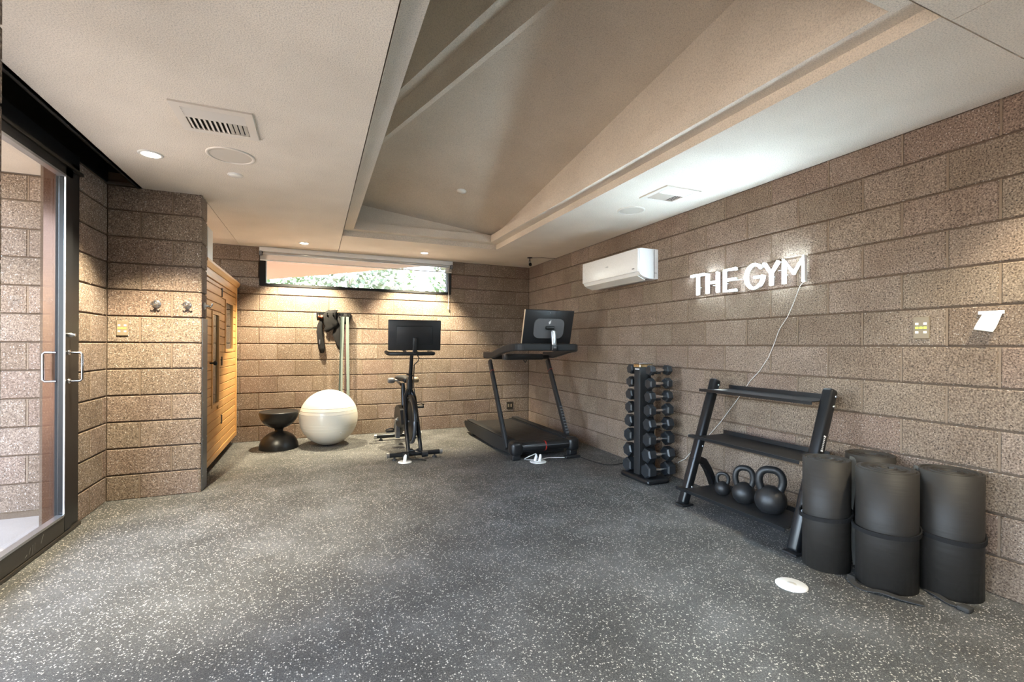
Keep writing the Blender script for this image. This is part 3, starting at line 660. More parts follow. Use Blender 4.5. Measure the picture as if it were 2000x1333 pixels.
MB().box((2.985, ay0 - .0075, 1.85), (2.992, ay0 - .005, 2.125)).box((2.985, ay0 - .0075, 1.90), (3.02, ay0 - .005, 1.904)).build('side_seam', M['greyplastic'], ac)

# ------------------------------------------------------------------ wall plates, note, hooks, outlet
def keypad(label, T, w, h):
    t = thing('light_keypad', label, 'switch', T.translation[:], 'wall keypads')
    MB().rbox((-w / 2, 0, -h / 2), (w / 2, .009, h / 2), .003, 1).xf(T).build('plate', M['beigeplate'], t)
    for i, z in enumerate((.022, .0, -.024)):
        for x in ((-.0185, .0185) if i != 1 else (-.0185, 0, .0185)):
            MB().rbox((x - .0075, .009, z - .0055), (x + .0075, .0115, z + .0055), .0015, 1).xf(T).build('button', M['led_g'] if i == 1 else M['led_w'], t)
keypad('beige keypad with glowing buttons beside the taped note', Matrix.Translation((XR, 1.434, 1.305)) @ Matrix.Rotation(R(90), 4, 'Z'), .074, .12)
keypad('beige keypad with glowing buttons under the chrome hooks', Matrix.Translation((-1.355, YA, 1.315)) @ Matrix.Rotation(R(180), 4, 'Z'), .072, .115)
nt_ = thing('paper_note', 'crumpled white paper note taped to the right wall', 'note', (XR, 1.16, 1.32))
mb = MB(); g = []
A, B_, C_, D_ = Vector((0, 1.209, 1.289)), Vector((0, 1.183, 1.378)), Vector((0, 1.113, 1.362)), Vector((0, 1.136, 1.274))
n = 8
for i in range(n + 1):
    for j in range(n + 1):
        u_, v_ = i / n, j / n; p = (A * (1 - v_) + B_ * v_) * (1 - u_) + (D_ * (1 - v_) + C_ * v_) * u_
        off = .004 + .026 * (1 - v_) ** 1.3 + .003 * math.sin(9 * u_ + 6 * v_); g.append((XR - off, p.y, p.z))
mb.add(g, [(i * (n + 1) + j, (i + 1) * (n + 1) + j, (i + 1) * (n + 1) + j + 1, i * (n + 1) + j + 1) for i in range(n) for j in range(n)], True)
sh = mb.build('sheet', M['paper'], nt_); md = sh.modifiers.new('thick', 'SOLIDIFY'); md.thickness = .0006
MB().box((XR - .0065, 1.105, 1.363), (XR - .003, 1.20, 1.379)).build('tape', M['white'], nt_)
mb = MB()
for k, (y0_, y1_) in enumerate(((1.185, 1.14), (1.18, 1.15), (1.186, 1.135))):
    z = 1.335 - k * .016; off = .008 + .026 * (1 - (z - 1.28) / .09) ** 1.3 + .0035
    mb.box((XR - off - .001, y1_, z), (XR - off, y0_, z + .0016))
mb.build('pencil_lines', M['ink'], nt_)
def hook(label, T):
    t = thing('robe_hook', label, 'hook', T.translation[:], 'chrome robe hooks')
    MB().lathe([(.031, 0), (.031, .004), (.027, .009), (.012, .013), (.009, .03)], 28, axis='y').xf(T).build('rosette', M['satin'], t)
    MB().tube([(0, .028, .0), (0, .045, -.006), (0, .055, .004), (0, .058, .02)], [.007, .007, .006, .006], 10).tube([(0, .03, 0), (.018, .042, -.01), (.028, .045, .0)], .0055, 8).tube([(0, .03, 0), (-.018, .042, -.01), (-.028, .045, .0)], .0055, 8).xf(T).build('prongs', M['chrome'], t)
R180 = Matrix.Rotation(R(180), 4, 'Z')
hook('chrome robe hook on the block pier, left one above the keypad', Matrix.Translation((-1.143, YA, 1.509)) @ R180)
hook('chrome robe hook on the block pier, nearest its corner', Matrix.Translation((-.942, YA, 1.509)) @ R180)
hook('chrome robe hook on the narrow end of the block pier', Matrix.Translation((-.845, 4.50, 1.512)) @ Matrix.Rotation(R(-90), 4, 'Z'))
cg = thing('corner_guard', 'galvanised steel plate screwed to the end of the block pier', 'metal plate', (-.845, 4.51, 0))
MB().box((-.846, 4.425, .0), (-.840, 4.606, 1.405)).build('plate', M['steel'], cg)
for z in (.12, .42, .72, 1.0, 1.3):
    for y in (4.445, 4.59): MB().lathe([(.006, 0), (.005, .003), (0, .004)], 10, (-.840, y, z), axis='x').build('screw', M['satin'], cg)
ot = thing('wall_outlet', 'dark wall outlet low on the back wall behind the treadmill', 'outlet', (2.72, YB, .285))
MB().rbox((2.672, YB - .007, .228), (2.775, YB, .342), .003, 1).build('plate', M['alu2'], ot)
for x in (2.70, 2.745): MB().rbox((x - .012, YB - .010, .262), (x + .012, YB - .006, .308), .003, 1).build('socket', M['beigeplate'], ot)

# ------------------------------------------------------------------ floor boxes
def fdisc(label, x, y, r):
    t = thing('floor_outlet', label, 'floor outlet', (x, y, 0), 'round white floor outlet covers')
    MB().lathe([(r, 0), (r, .004), (r * .94, .007), (0, .007)], 40, (x, y, 0)).build('cover', M['disc'], t)
    MB().lathe([(r * .3, .007), (r * .3, .0085), (0, .0085)], 20, (x, y, 0)).build('cap', M['whitematte'], t); return t
fdisc('round white floor outlet cover in front of the rolled mats', 2.205, 1.577, .072)
f2 = fdisc('round white floor outlet with plugs before the treadmill', 2.118, 4.265, .085)
for dx, dy, a in ((-.03, .01, 12), (.01, -.01, -14)):
    MB().tube([(2.118 + dx, 4.265 + dy, .008), (2.118 + dx + .012, 4.265 + dy, .05), (2.118 + dx + .014, 4.27 + dy, .075)], [.016, .015, .009], 12).build('plug', M['white'], f2)
f3 = fdisc('round white floor outlet with plug before the exercise bike', .848, 4.76, .07)
MB().tube([(.848, 4.76, .008), (.852, 4.765, .05), (.86, 4.775, .07)], [.019, .018, .01], 12).build('plug', M['white'], f3)

# ------------------------------------------------------------------ sauna
SXF = -.875
sa = thing('sauna_cabin', 'honey coloured wooden sauna cabin with glazed door behind the block pier', 'sauna', (-1.45, 5.55, 0))
SY0, SY1, SZ0, SZ1 = 4.64, 6.43, .10, 1.93
MB().box((-2.1, SY0 + .02, SZ0), (SXF - .022, SY1 - .02, SZ1 - .01)).build('body', M['sauna'], sa)
MB().box((-2.05, SY0 + .05, 0), (SXF - .12, SY1 - .05, SZ0)).build('shadow_plinth', M['black'], sa)  # black base stands in for the shadow under the raised cabin
PH = .0795; nb = int((1.80 - .16) / PH)
gz = (5.70, 6.13, 1.145, 1.64)
for k in range(nb + 1):
    z0_, z1_ = .16 + k * PH, min(1.80, .16 + (k + 1) * PH) - .006
    if z1_ - z0_ < .02: continue
    for a_, b__ in ((5.475, SY1 - .045),):
        if z1_ > gz[2] - .02 and z0_ < gz[3] + .02:
            segs = ((a_, gz[0] - .03), (gz[1] + .03, b__))
        else: segs = ((a_, b__),)
        for s0, s1 in segs: MB().rbox((SXF - .022, s0, z0_), (SXF - .004, s1, z1_), .004, 1).build('plank', M['sauna'], sa)
MB().rbox((SXF - .03, SY1 - .045, SZ0), (SXF + .006, SY1, SZ1), .004, 1).build('corner_post', M['sauna_v'], sa)
MB().rbox((SXF - .03, SY0, SZ0), (SXF + .006, SY0 + .05, SZ1), .004, 1).build('corner_post', M['sauna_v'], sa)
MB().rbox((SXF - .03, SY0 + .05, SZ0), (SXF + .004, SY1 - .045, .158), .004, 1).build('bottom_rail', M['sauna'], sa)
MB().rbox((SXF - .03, SY0 + .05, 1.80), (SXF + .002, SY1 - .045, 1.90), .004, 1).build('top_rail', M['sauna'], sa)
MB().prism([(SXF - .03, 1.875), (SXF + .012, 1.875), (SXF + .034, 1.915), (SXF + .034, 1.935), (SXF - .03, 1.935)], 'y', SY0 - .02, SY1 + .018).build('cornice', M['sauna'], sa)
MB().box((-2.1, SY0, 1.915), (SXF, SY1, 1.935)).build('roof', M['sauna'], sa)
# fixed window
wf = MB()
for a_, b__ in (((gz[0] - .03, gz[2] - .03), (gz[1] + .03, gz[2])), ((gz[0] - .03, gz[3]), (gz[1] + .03, gz[3] + .03)), ((gz[0] - .03, gz[2]), (gz[0], gz[3])), ((gz[1], gz[2]), (gz[1] + .03, gz[3]))):
    wf.box((SXF - .022, a_[0], a_[1]), (SXF + .004, b__[0], b__[1]))
q = wf.build('window_frame', M['sauna_v'], sa); MB().box((SXF - .016, gz[0], gz[2]), (SXF - .010, gz[1], gz[3])).build('pane', M['glassdark'], q)
# door
dY0, dY1, dZ0, dZ1 = 4.72, 5.455, .165, 1.795
MB().box((SXF - .03, dY1 + .001, dZ0), (SXF - .012, dY1 + .02, dZ1)).build('door_gap', M['black'], sa)
dd = MB().box((SXF - .024, dY0, dZ0), (SXF - .012, dY1, dZ1)).build('door', M['sauna'], sa)
g2 = (4.99, 5.27, .635, 1.475)
for k in range(nb + 1):
    z0_, z1_ = dZ0 + k * PH, min(dZ1, dZ0 + (k + 1) * PH) - .006
    if z1_ - z0_ < .02: continue
    segs = ((dY0, g2[0] - .03), (g2[1] + .03, dY1)) if z1_ > g2[2] - .03 and z0_ < g2[3] + .03 else ((dY0, dY1),)
    for s0, s1 in segs: MB().rbox((SXF - .014, s0, z0_), (SXF + .002, s1, z1_), .004, 1).build('plank', M['sauna'], dd)
wf = MB()
for a_, b__ in (((g2[0] - .03, g2[2] - .03), (g2[1] + .03, g2[2])), ((g2[0] - .03, g2[3]), (g2[1] + .03, g2[3] + .03)), ((g2[0] - .03, g2[2]), (g2[0], g2[3])), ((g2[1], g2[2]), (g2[1] + .03, g2[3]))):
    wf.box((SXF - .014, a_[0], a_[1]), (SXF + .010, b__[0], b__[1]))
wf.build('door_window_frame', M['sauna_v'], dd); MB().box((SXF - .010, g2[0], g2[2]), (SXF - .004, g2[1], g2[3])).build('pane', M['glassdark'], dd)
MB().lathe([(.008, 0), (.008, .03), (.018, .036), (.02, .05), (.012, .058), (0, .06)], 16, (SXF + .001, 4.885, 1.024), axis='x').build('knob', M['blackmatte'], dd)
for z in (1.72, 1.025, .435): MB().rbox((SXF - .004, dY1 - .018, z - .045), (SXF + .008, dY1 + .022, z + .045), .003, 1).build('hinge', M['blackmatte'], sa)
bx = thing('box_on_sauna', 'small beige box standing on the sauna roof beside the pier', 'box', (-.99, 4.76, 1.935))
MB().rbox((-1.12, 4.66, 1.936), (-.86, 4.86, 2.205), .004, 1).build('carton', M['cardboard'], bx)
MB().rbox((-.861, 4.655, 1.936), (-.850, 4.865, 2.21), .003, 1).build('front_frame', M['offwhite'], bx)

# ------------------------------------------------------------------ wall rack with bands
hr = thing('wall_hook_rack', 'black wall rack with hooks on the back wall above the ball', 'rack', (.22, YB, 1.58))
MB().rbox((.012, YB - .022, 1.545), (.43, YB, 1.612), .004, 1).build('back_bar', M['blacksteel'], hr)
for x in (.05, .14, .21, .28, .33, .39): MB().tube([(x, YB - .02, 1.575), (x, YB - .075, 1.570), (x, YB - .09, 1.585), (x, YB - .092, 1.605)], .006, 8).build('hook', M['blacksteel'], hr)
def loop(x, z0, z1, w, y, sway=.0): # long closed band hanging from a hook
    a = [(x - w / 2 + sway * (1 - i / 8), y, z0 + (z1 - z0) * i / 8) for i in range(9)]; b = [(x + w / 2 + sway * (i / 8) * 0, y, z1 - (z1 - z0) * i / 8) for i in range(9)]
    top = [(x + w / 2 * math.cos(t), y, z1 + w / 2 * math.sin(t)) for t in (2.4, 1.57, .7)]
    bot = [(x + w / 2 * math.cos(t), y, z0 + w / 2 * math.sin(t)) for t in (-.7, -1.57, -2.4)]
    return a + top + b + bot
def band(label, x, z0, w, y, mat, bw, sway=0):
    o = thing('resistance_band', label, 'exercise band', (x, y, 1.58), 'exercise bands on the wall rack')
    p = loop(x, z0, 1.565, w, y, sway); p.append(p[0])
    MB().ribbon(p, bw, .006, (0, 1, 0)).build('loop', mat, o)
    return o
# ribbons lie flat against the view: wide direction across x
def flatband(label, pts, w, mat, grip=None):
    o = thing('resistance_band', label, 'exercise band', pts[0], 'exercise bands on the wall rack')
    mb = MB(); vs = []
    for (x, y, z) in pts:
        for a, b in ((-w / 2, -.003), (w / 2, -.003), (w / 2, .003), (-w / 2, .003)): vs.append((x + a, y + b, z))
    N = len(pts); fs = [(0, 1, 2, 3), tuple(4 * (N - 1) + k for k in (3, 2, 1, 0))]
    for i in range(N - 1):
        for k in range(4): fs.append((4 * i + k, 4 * i + 4 + k, 4 * i + 4 + (k + 1) % 4, 4 * i + (k + 1) % 4))
    mb.add(vs, fs, False).build('strip', mat, o)
    if grip: MB().tube([(pts[0][0], pts[0][1] - .005, pts[0][2] + .02), (pts[0][0], pts[0][1] - .005, pts[0][2] - .12)], .018, 10).build('grip', grip, o)
    return o
yw_ = YB - .075
flatband('long dark green exercise band hanging leftmost behind the ball', [(.315, yw_, 1.56), (.312, yw_ + .005, 1.3), (.300, yw_, 1.0), (.295, yw_, .75), (.288, yw_, .50)], .022, M['darkband'])
flatband('long grey green exercise band, second from the left of the long ones', [(.335, yw_ - .012, 1.56), (.332, yw_ - .012, 1.3), (.318, yw_ - .012, 1.0), (.318, yw_ - .012, .5)], .022, M['tealband'])
flatband('wide pale grey green exercise band hanging nearest the rack end', [(.385, yw_, 1.56), (.388, yw_, 1.2), (.393, yw_, .9), (.398, yw_, .45)], .036, M['tealband'])
flatband('thin maroon exercise band between the two grey green bands', [(.358, yw_ + .03, 1.56), (.36, yw_ + .03, 1.2), (.362, yw_ + .03, .5)], .014, M['purpleband'])
def lump(name, label, ctr, prof, mat, seed, cat='strap', flat=.35, yb=YB - .045):
    # draped bundle: profile list of (half width, z) with ragged sides and folds
    rn = random.Random(seed); vs = []; n = 16
    for (xo, w, z) in prof:
        for k in range(n):
            a = 2 * math.pi * k / n; rr = 1 + .22 * rn.uniform(-1, 1)
            vs.append((ctr + xo + w * rr * math.cos(a), yb - .0 + flat * w * rr * math.sin(a), z + .006 * rn.uniform(-1, 1)))
    fs = [(i * n + k, i * n + (k + 1) % n, (i + 1) * n + (k + 1) % n, (i + 1) * n + k) for i in range(len(prof) - 1) for k in range(n)]
    fs += [tuple(range(n)), tuple(range((len(prof) - 1) * n, len(prof) * n))]
    o = thing(name, label, cat, (ctr, yb, prof[0][2]), 'straps on the wall rack')
    MB().add(vs, fs, True).build('webbing', mat, o); return o
l1 = lump('suspension_strap', 'black hanging strap with rust red grip at left end of wall rack', .055, [(.02, .018, 1.58), (.012, .022, 1.50), (0, .030, 1.43), (-.005, .034, 1.36), (.004, .036, 1.28), (.012, .034, 1.22), (.022, .036, 1.15), (.028, .022, 1.09)], M['blackfabric'], 3)
MB().tube([(.035, YB - .06, 1.565), (.085, YB - .07, 1.55)], .018, 10).build('grip', M['orange'], l1)
MB().box((.045, YB - .062, 1.20), (.058, YB - .058, 1.26)).build('buckle', M['satin'], l1)
lump('strap_bundle', 'tangled bundle of black straps in the middle of the wall rack', .175, [(.03, .06, 1.645), (.0, .085, 1.60), (-.005, .095, 1.54), (.01, .085, 1.48), (.02, .07, 1.43), (-.02, .045, 1.39), (-.03, .02, 1.365)], M['blackfabric'], 5)
lump('strap_bundle', 'black pouch hanging right of the tangled straps on the wall rack', .27, [(.02, .03, 1.57), (.02, .04, 1.48), (.005, .05, 1.40), (.0, .055, 1.33), (.01, .045, 1.25), (.025, .03, 1.18), (.035, .015, 1.13)], M['blackfabric'], 8, yb=YB - .03, flat=.3)
lump('strap_bundle', 'short bunch of black handles at right end of wall rack', .375, [(0, .035, 1.60), (.01, .05, 1.57), (.0, .05, 1.52), (.005, .03, 1.47)], M['blackfabric'], 9)

# ------------------------------------------------------------------ ball and stool
ba = thing('exercise_ball', 'large pearl white exercise ball on the floor by the back wall', 'ball', (.155, 5.946, 0))
rb = .3286; MB().lathe([(rb * math.sin(math.pi * i / 40), rb - rb * math.cos(math.pi * i / 40)) for i in range(41)], 64, (.155, 5.946, 0)).build('shell', M['ball'], ba)
mb = MB()
for z in (.20, .235, .27, .39, .425, .46):
    r_ = math.sqrt(rb ** 2 - (z - rb) ** 2) + .0006; mb.lathe([(r_, z - .0016), (r_ + .0008, z), (r_, z + .0016)], 64, (.155, 5.946, 0))
mb.build('grip_rings', M['ball'], ba)
T = Matrix.Translation((.155, 5.946, rb)) @ Matrix.Rotation(R(25), 4, 'Z') @ Matrix.Rotation(R(118), 4, 'X')
MB().lathe([(0, rb + .002), (.011, rb + .0018), (.012, rb - .003)], 16).xf(T).build('valve', M['whitematte'], ba)
st = thing('side_stool', 'black hourglass side stool beside the white ball', 'stool', (-.382, 5.965, 0))
rs = .208
prof_d = [(rs, 0), (rs, .006)] + [(rs * math.cos(a), .008 + .19 * math.sin(a)) for a in [R(x) for x in range(6, 79, 6)]] + [(.045, .205), (.042, .212)]
MB().lathe(prof_d, 56, (-.382, 5.965, 0)).build('base_dome', M['stool'], st)
prof_u = [(.042, .208), (.048, .216)] + [(rs * math.cos(a), .42 - .195 * math.sin(a)) for a in [R(x) for x in range(76, 3, -6)]] + [(rs, .418), (rs - .004, .424), (rs - .012, .425), (rs - .016, .4235), (0, .4235)]
MB().lathe(prof_u, 56, (-.382, 5.965, 0)).build('top_bowl', M['stool'], st)

# ------------------------------------------------------------------ exercise bike
bk = thing('exercise_bike', 'black exercise bike with large screen facing the back wall', 'exercise bike', (.97, 5.4, 0))
bxc = .97
def foot_bar(y):
    b = MB().tube([(bxc - .285, y, .055), (bxc + .285, y, .055)], .026, 14).build('stabiliser', M['blacksteel'], bk)
    for s_ in (-1, 1):
        MB().tube([(bxc + s_ * .262, y, .055), (bxc + s_ * .292, y, .055)], .0285, 14).build('end_cap', M['satin'], b)
        MB().lathe([(.026, 0), (.026, .012), (.010, .016), (.010, .04)], 14, (bxc + s_ * .21, y, 0)).build('levelling_foot', M['rubber'], b)
    return b
foot_bar(4.87); foot_bar(5.94)
for s_ in (-1, 1): MB().tube([(bxc + s_ * .10 - .03, 4.845, .045), (bxc + s_ * .10 + .03, 4.845, .045)], .03, 14).build('transport_wheel', M['rubber'], bk)
mb = MB().tube([(bxc - .065, 4.87, .07), (bxc - .066, 5.02, .30), (bxc - .05, 5.16, .62), (bxc - .01, 5.20, .70)], [.02, .022, .022, .024], 12)
mb.tube([(bxc + .065, 4.87, .07), (bxc + .066, 5.02, .30), (bxc + .05, 5.16, .62), (bxc + .01, 5.20, .70)], [.02, .022, .022, .024], 12)
mb.tube([(bxc - .065, 4.88, .09), (bxc, 4.89, .065), (bxc + .065, 4.88, .09)], .024, 10).build('fork', M['blacksteel'], bk)
fwl = MB().lathe([(.215, -.012), (.24, -.018), (.245, 0), (.24, .018), (.215, .012), (.05, .008), (.05, -.008), (.215, -.012)], 48, (bxc, 5.10, .36), axis='x').build('flywheel', M['steel'], bk)
MB().lathe([(.205, -.0135), (.06, -.0105)], 40, (bxc, 5.10, .36), axis='x').lathe([(.06, .0105), (.205, .0135)], 40, (bxc, 5.10, .36), axis='x').build('flywheel_disc', M['blackplastic'], fwl)
MB().tube([(bxc - .07, 5.10, .36), (bxc + .07, 5.10, .36)], .018, 12).build('axle', M['satin'], fwl)
mb = MB(); pts = [(5.10 + .268 * math.cos(a), .36 + .268 * math.sin(a)) for a in [R(x) for x in range(20, 175, 8)]]
mb.tube([(bxc, y, z) for y, z in pts], .026, 8).build('wheel_guard', M['blackplastic'], bk)
MB().tube([(bxc, 5.19, .58), (bxc, 5.30, .42), (bxc, 5.52, .30), (bxc, 5.80, .12), (bxc, 5.94, .07)], [.034, .04, .042, .036, .03], 12).build('main_frame', M['blacksteel'], bk)
MB().tube([(bxc, 5.50, .30), (bxc, 5.58, .62), (bxc, 5.60, .74)], [.032, .03, .02], 12).build('seat_post', M['blacksteel'], bk)
MB().prism([(5.20, .31), (5.36, .25), (5.62, .25), (5.72, .33), (5.66, .45), (5.48, .50), (5.28, .46)], 'x', bxc - .085, bxc - .045).build('drive_cover', M['blackplastic'], bk)
MB().prism([(5.62, .08), (5.72, .08), (5.64, .44), (5.56, .46)], 'x', bxc - .075, bxc - .03).build('rear_panel', M['greyplastic'], bk)
mb = MB(); prf = [(.80, 5.44, .020), (.81, 5.50, .032), (.815, 5.58, .055), (.82, 5.66, .085), (.822, 5.72, .08), (.80, 5.75, .04)]
vs = []
for z, y, w in prf:
    for k in range(12):
        a = 2 * math.pi * k / 12; vs.append((bxc + w * math.cos(a), y, z - .02 + .028 * math.sin(a)))
mb.add(vs, [(i * 12 + k, i * 12 + (k + 1) % 12, (i + 1) * 12 + (k + 1) % 12, (i + 1) * 12 + k) for i in range(5) for k in range(12)] + [tuple(range(12)), tuple(range(60, 72))], True).build('saddle', M['blackmatte'], bk)
MB().tube([(bxc, 5.19, .62), (bxc, 5.12, .90), (bxc, 5.06, 1.10)], [.024, .022, .02], 12).build('head_post', M['blacksteel'], bk)
MB().rbox((bxc - .03, 5.14, .70), (bxc + .03, 5.22, .82), .012).build('head_clamp', M['blackplastic'], bk)
MB().tube([(bxc + .02, 5.10, .86), (bxc - .05, 5.10, .875)], .008, 8).build('clamp_lever', M['blackplastic'], bk)
mb = MB().tube([(bxc - .24, 5.30, 1.115), (bxc - .25, 5.10, 1.105), (bxc - .235, 5.05, 1.103), (bxc + .235, 5.05, 1.103), (bxc + .25, 5.10, 1.105), (bxc + .24, 5.30, 1.115)], .021, 12)
mb.tube([(bxc - .06, 5.05, 1.10), (bxc - .065, 5.26, 1.16)], .018, 10).tube([(bxc + .06, 5.05, 1.10), (bxc + .065, 5.26, 1.16)], .018, 10).build('handlebar', M['rubber'], bk)
TS = Matrix.Translation((bxc + .012, 4.965, 1.302)) @ Matrix.Rotation(R(-7), 4, 'Z') @ Matrix.Rotation(R(9), 4, 'X')
sc_ = MB().rbox((-.277, -.012, -.165), (.277, .012, .165), .01, 2, TS).build('screen', M['blackplastic'], bk)
MB().rbox((-.19, -.022, -.10), (.19, -.010, .10), .01, 2, TS).build('screen_back', M['blackplastic'], sc_)
MB().obox(TS, (-.265, .0122, -.152), (.265, .0132, .152)).build('display', M['screen'], sc_)
MB().rbox((-.022, -.055, -.19), (.022, -.018, -.02), .008, 2, TS).build('screen_arm', M['blackplastic'], bk)
MB().tube([(bxc + .01, 4.92, 1.13), (bxc + .055, 4.95, 1.06), (bxc + .06, 5.02, 1.02), (bxc + .03, 5.08, .98), (bxc + .035, 5.14, .75), (bxc + .075, 5.14, .5), (bxc + .07, 4.95, .14)], .006, 8).build('cable', M['cordblack'], bk)
cr = MB().tube([(bxc - .10, 5.44, .335), (bxc + .09, 5.44, .335)], .022, 12).build('crank_axle', M['satin'], bk)
MB().tube([(bxc - .105, 5.44, .335), (bxc - .115, 5.52, .19)], .013, 8).build('crank_arm', M['satin'], cr)
MB().tube([(bxc + .095, 5.44, .335), (bxc + .105, 5.36, .48)], .013, 8).build('crank_arm', M['satin'], cr)
for x, y, z in ((bxc - .165, 5.52, .19), (bxc + .15, 5.36, .48)):
    p_ = MB().rbox((x - .045, y - .045, z - .012), (x + .045, y + .045, z + .012), .006).build('pedal', M['blackplastic'], bk)
    MB().tube([(x - .04, y + .04, z), (x - .04, y - .05, z + .03), (x, y - .07, z + .045), (x + .04, y - .05, z + .03), (x + .04, y + .04, z)], .006, 8).build('toe_cage', M['blackplastic'], p_)
wt = MB().tube([(bxc - .02, 5.62, .72), (bxc - .02, 5.86, .74)], .014, 8).build('weight_cradle', M['blacksteel'], bk)
for xx, mt in ((bxc - .10, 'greyplastic'), (bxc + .20, 'beigeplate')):
    MB().lathe([(.0, -.04), (.026, -.04), (.034, -.03), (.036, 0), (.034, .03), (.026, .04), (0, .04)], 16, (xx, 5.86, .755), axis='x').build('hand_weight_end', M[mt], wt)
MB().tube([(bxc - .10, 5.86, .755), (bxc + .20, 5.86, .755)], .013, 10).build('hand_weight_bar', M['greyplastic'], wt)
MB().tube([(.86, 4.775, .06), (.92, 4.75, .02), (.99, 4.78, .006), (1.06, 4.74, .006), (1.02, 4.80, .006), (.97, 4.83, .01), (.97, 4.87, .05)], .005, 8).build('power_cable', M['cordblack'], bk)

# ------------------------------------------------------------------ treadmill
tm = thing('treadmill', 'black treadmill in the far corner with its screen back turned here', 'treadmill', (2.27, 5.2, 0))
def side_rail(xa, xb):
    MB().prism([(4.46, .06), (4.46, .185), (6.0, .175), (6.07, .165), (6.09, .14), (6.04, .09), (5.9, .05), (5.0, .035)], 'x', xa, xb).build('side_rail', M['blackmatte'], tm)
    MB().rbox((xa + .008, 4.56, .183), (xb - .008, 6.0, .192), .003).build('foot_rail', M['rubber'], tm)
side_rail(1.89, 1.99); side_rail(2.55, 2.65)
bd = MB().prism([(4.48, .13), (4.46, .15), (4.48, .168), (6.02, .160), (6.05, .14), (6.02, .11)], 'x', 1.992, 2.548).build('running_deck', M['belt'], tm)
for k in range(18):
    y = 4.56 + k * .08; MB().box((1.996, y, .1675 - .00505 * (y - 4.48) / 1.0), (2.544, y + .070, .1705 - .0052 * (y - 4.48))).build('belt_slat', M['belt'], bd)
MB().tube([(1.99, 4.42, .125), (2.55, 4.42, .125)], .052, 18).build('front_roller_cover', M['blackplastic'], tm)
MB().box((2.0, 4.365, .135), (2.54, 4.372, .142)).build('front_stripe', M['greyplastic'], tm)
MB().tube([(2.262, 4.42, .125), (2.275, 4.42, .125)], .0535, 18).build('red_marker', M['red'], tm)
for xa, xb in ((1.865, 1.995), (2.545, 2.675)):
    e_ = MB().rbox((xa, 4.35, .045), (xb, 4.50, .195), .045, 4).build('front_cap', M['blackplastic'], tm)
    MB().rbox((xa + .02, 4.38, 0), (xb - .02, 4.47, .06), .01).build('foot', M['rubber'], e_)
for xa in (1.91, 2.57): MB().rbox((xa, 5.78, 0), (xa + .06, 5.86, .07), .01).build('foot', M['rubber'], tm)
MB().rbox((2.0, 4.47, .03), (2.54, 4.80, .10), .01).build('motor_tray', M['blackmatte'], tm)
for s_, xp in ((-1, 1.875), (1, 2.662)):
    y0_ = 4.52 if s_ < 0 else 4.58
    p_ = MB().rbox((-.018, -.036, 0), (.018, .036, 1.07), .012, 2, Matrix.Translation((xp, y0_, .10)) @ Matrix.Rotation(-math.atan2(.54, .93), 4, 'X')).build('upright', M['blackmatte'], tm)
    Tm = Matrix.Translation((xp, y0_, .10)) @ Matrix.Rotation(-math.atan2(.54, .93), 4, 'X')
    MB().rbox((-.0195, -.0375, .92), (.0195, .0375, .926), .004, 1, Tm).build('red_band', M['red'], p_)
    mb = MB()
    for k in range(10): mb.obox(Tm, (.0182, -.03, .12 + k * .03), (.0195, .02, .132 + k * .03)) if s_ < 0 else mb.obox(Tm, (-.02, -.0372, .10 + k * .035), (.02, -.036, .112 + k * .035))
    mb.build('hatch_print', M['greyplastic'], p_)
hp = [(1.875, 5.22, 1.085), (1.875, 5.02, 1.085), (1.875, 4.93, 1.09), (1.88, 4.62, 1.155), (1.90, 4.40, 1.178), (1.94, 4.32, 1.18), (2.02, 4.30, 1.18), (2.50, 4.30, 1.18), (2.58, 4.32, 1.178), (2.63, 4.40, 1.17), (2.655, 4.62, 1.145), (2.662, 4.93, 1.09), (2.662, 5.02, 1.085), (2.662, 5.20, 1.085)]
def smoothpts(p, n=4):
    P = [Vector(q) for q in p]; out = []
    for i in range(len(P) - 1):
        a = P[max(i - 1, 0)]; b = P[i]; c = P[i + 1]; d = P[min(i + 2, len(P) - 1)]
        for k in range(n):
            t = k / n; out.append(.5 * ((2 * b) + (c - a) * t + (2 * a - 5 * b + 4 * c - d) * t * t + (3 * b - a - 3 * c + d) * t ** 3))
    return out + [P[-1]]
def sweep_rect(pts, w, h, cham=.3):
    pts = [Vector(p) for p in pts]; N = len(pts); vs = []; prof_ = []
    for sx, sz in ((-1, -1 + cham), (-1, 1 - cham), (-1 + cham, 1), (1 - cham, 1), (1, 1 - cham), (1, -1 + cham), (1 - cham, -1), (-1 + cham, -1)): prof_.append((sx * w / 2, sz * h / 2))
    for i, p in enumerate(pts):
        t = (pts[min(i + 1, N - 1)] - pts[max(i - 1, 0)]); t.z *= 1; t.normalize(); sd_ = t.cross(Vector((0, 0, 1))).normalized(); up_ = sd_.cross(t)
        for a, b in prof_: vs.append(p + sd_ * a + up_ * b)
    n = 8; fs = [tuple(range(n))[::-1], tuple(range((N - 1) * n, N * n))] + [(i * n + k, i * n + (k + 1) % n, (i + 1) * n + (k + 1) % n, (i + 1) * n + k) for i in range(N - 1) for k in range(n)]
    return MB().add(vs, fs, False)
sweep_rect(smoothpts(hp, 3), .042, .074).build('handrail', M['blackmatte'], tm)
cb_ = MB().rbox((1.90, 5.02, 1.035), (2.64, 5.075, 1.085), .012).build('rear_crossbar', M['blackplastic'], tm)
MB().rbox((2.02, 4.90, 1.03), (2.50, 5.0, 1.10), .015).build('control_bar', M['blackplastic'], cb_)
MB().tube([(2.00, 4.95, 1.065), (2.05, 4.95, 1.065)], .034, 14).build('dial', M['satin'], cb_)
MB().tube([(2.25, 4.93, 1.03), (2.27, 4.92, 1.0), (2.30, 4.94, 1.03)], .006, 6).build('cable', M['cordblack'], cb_)
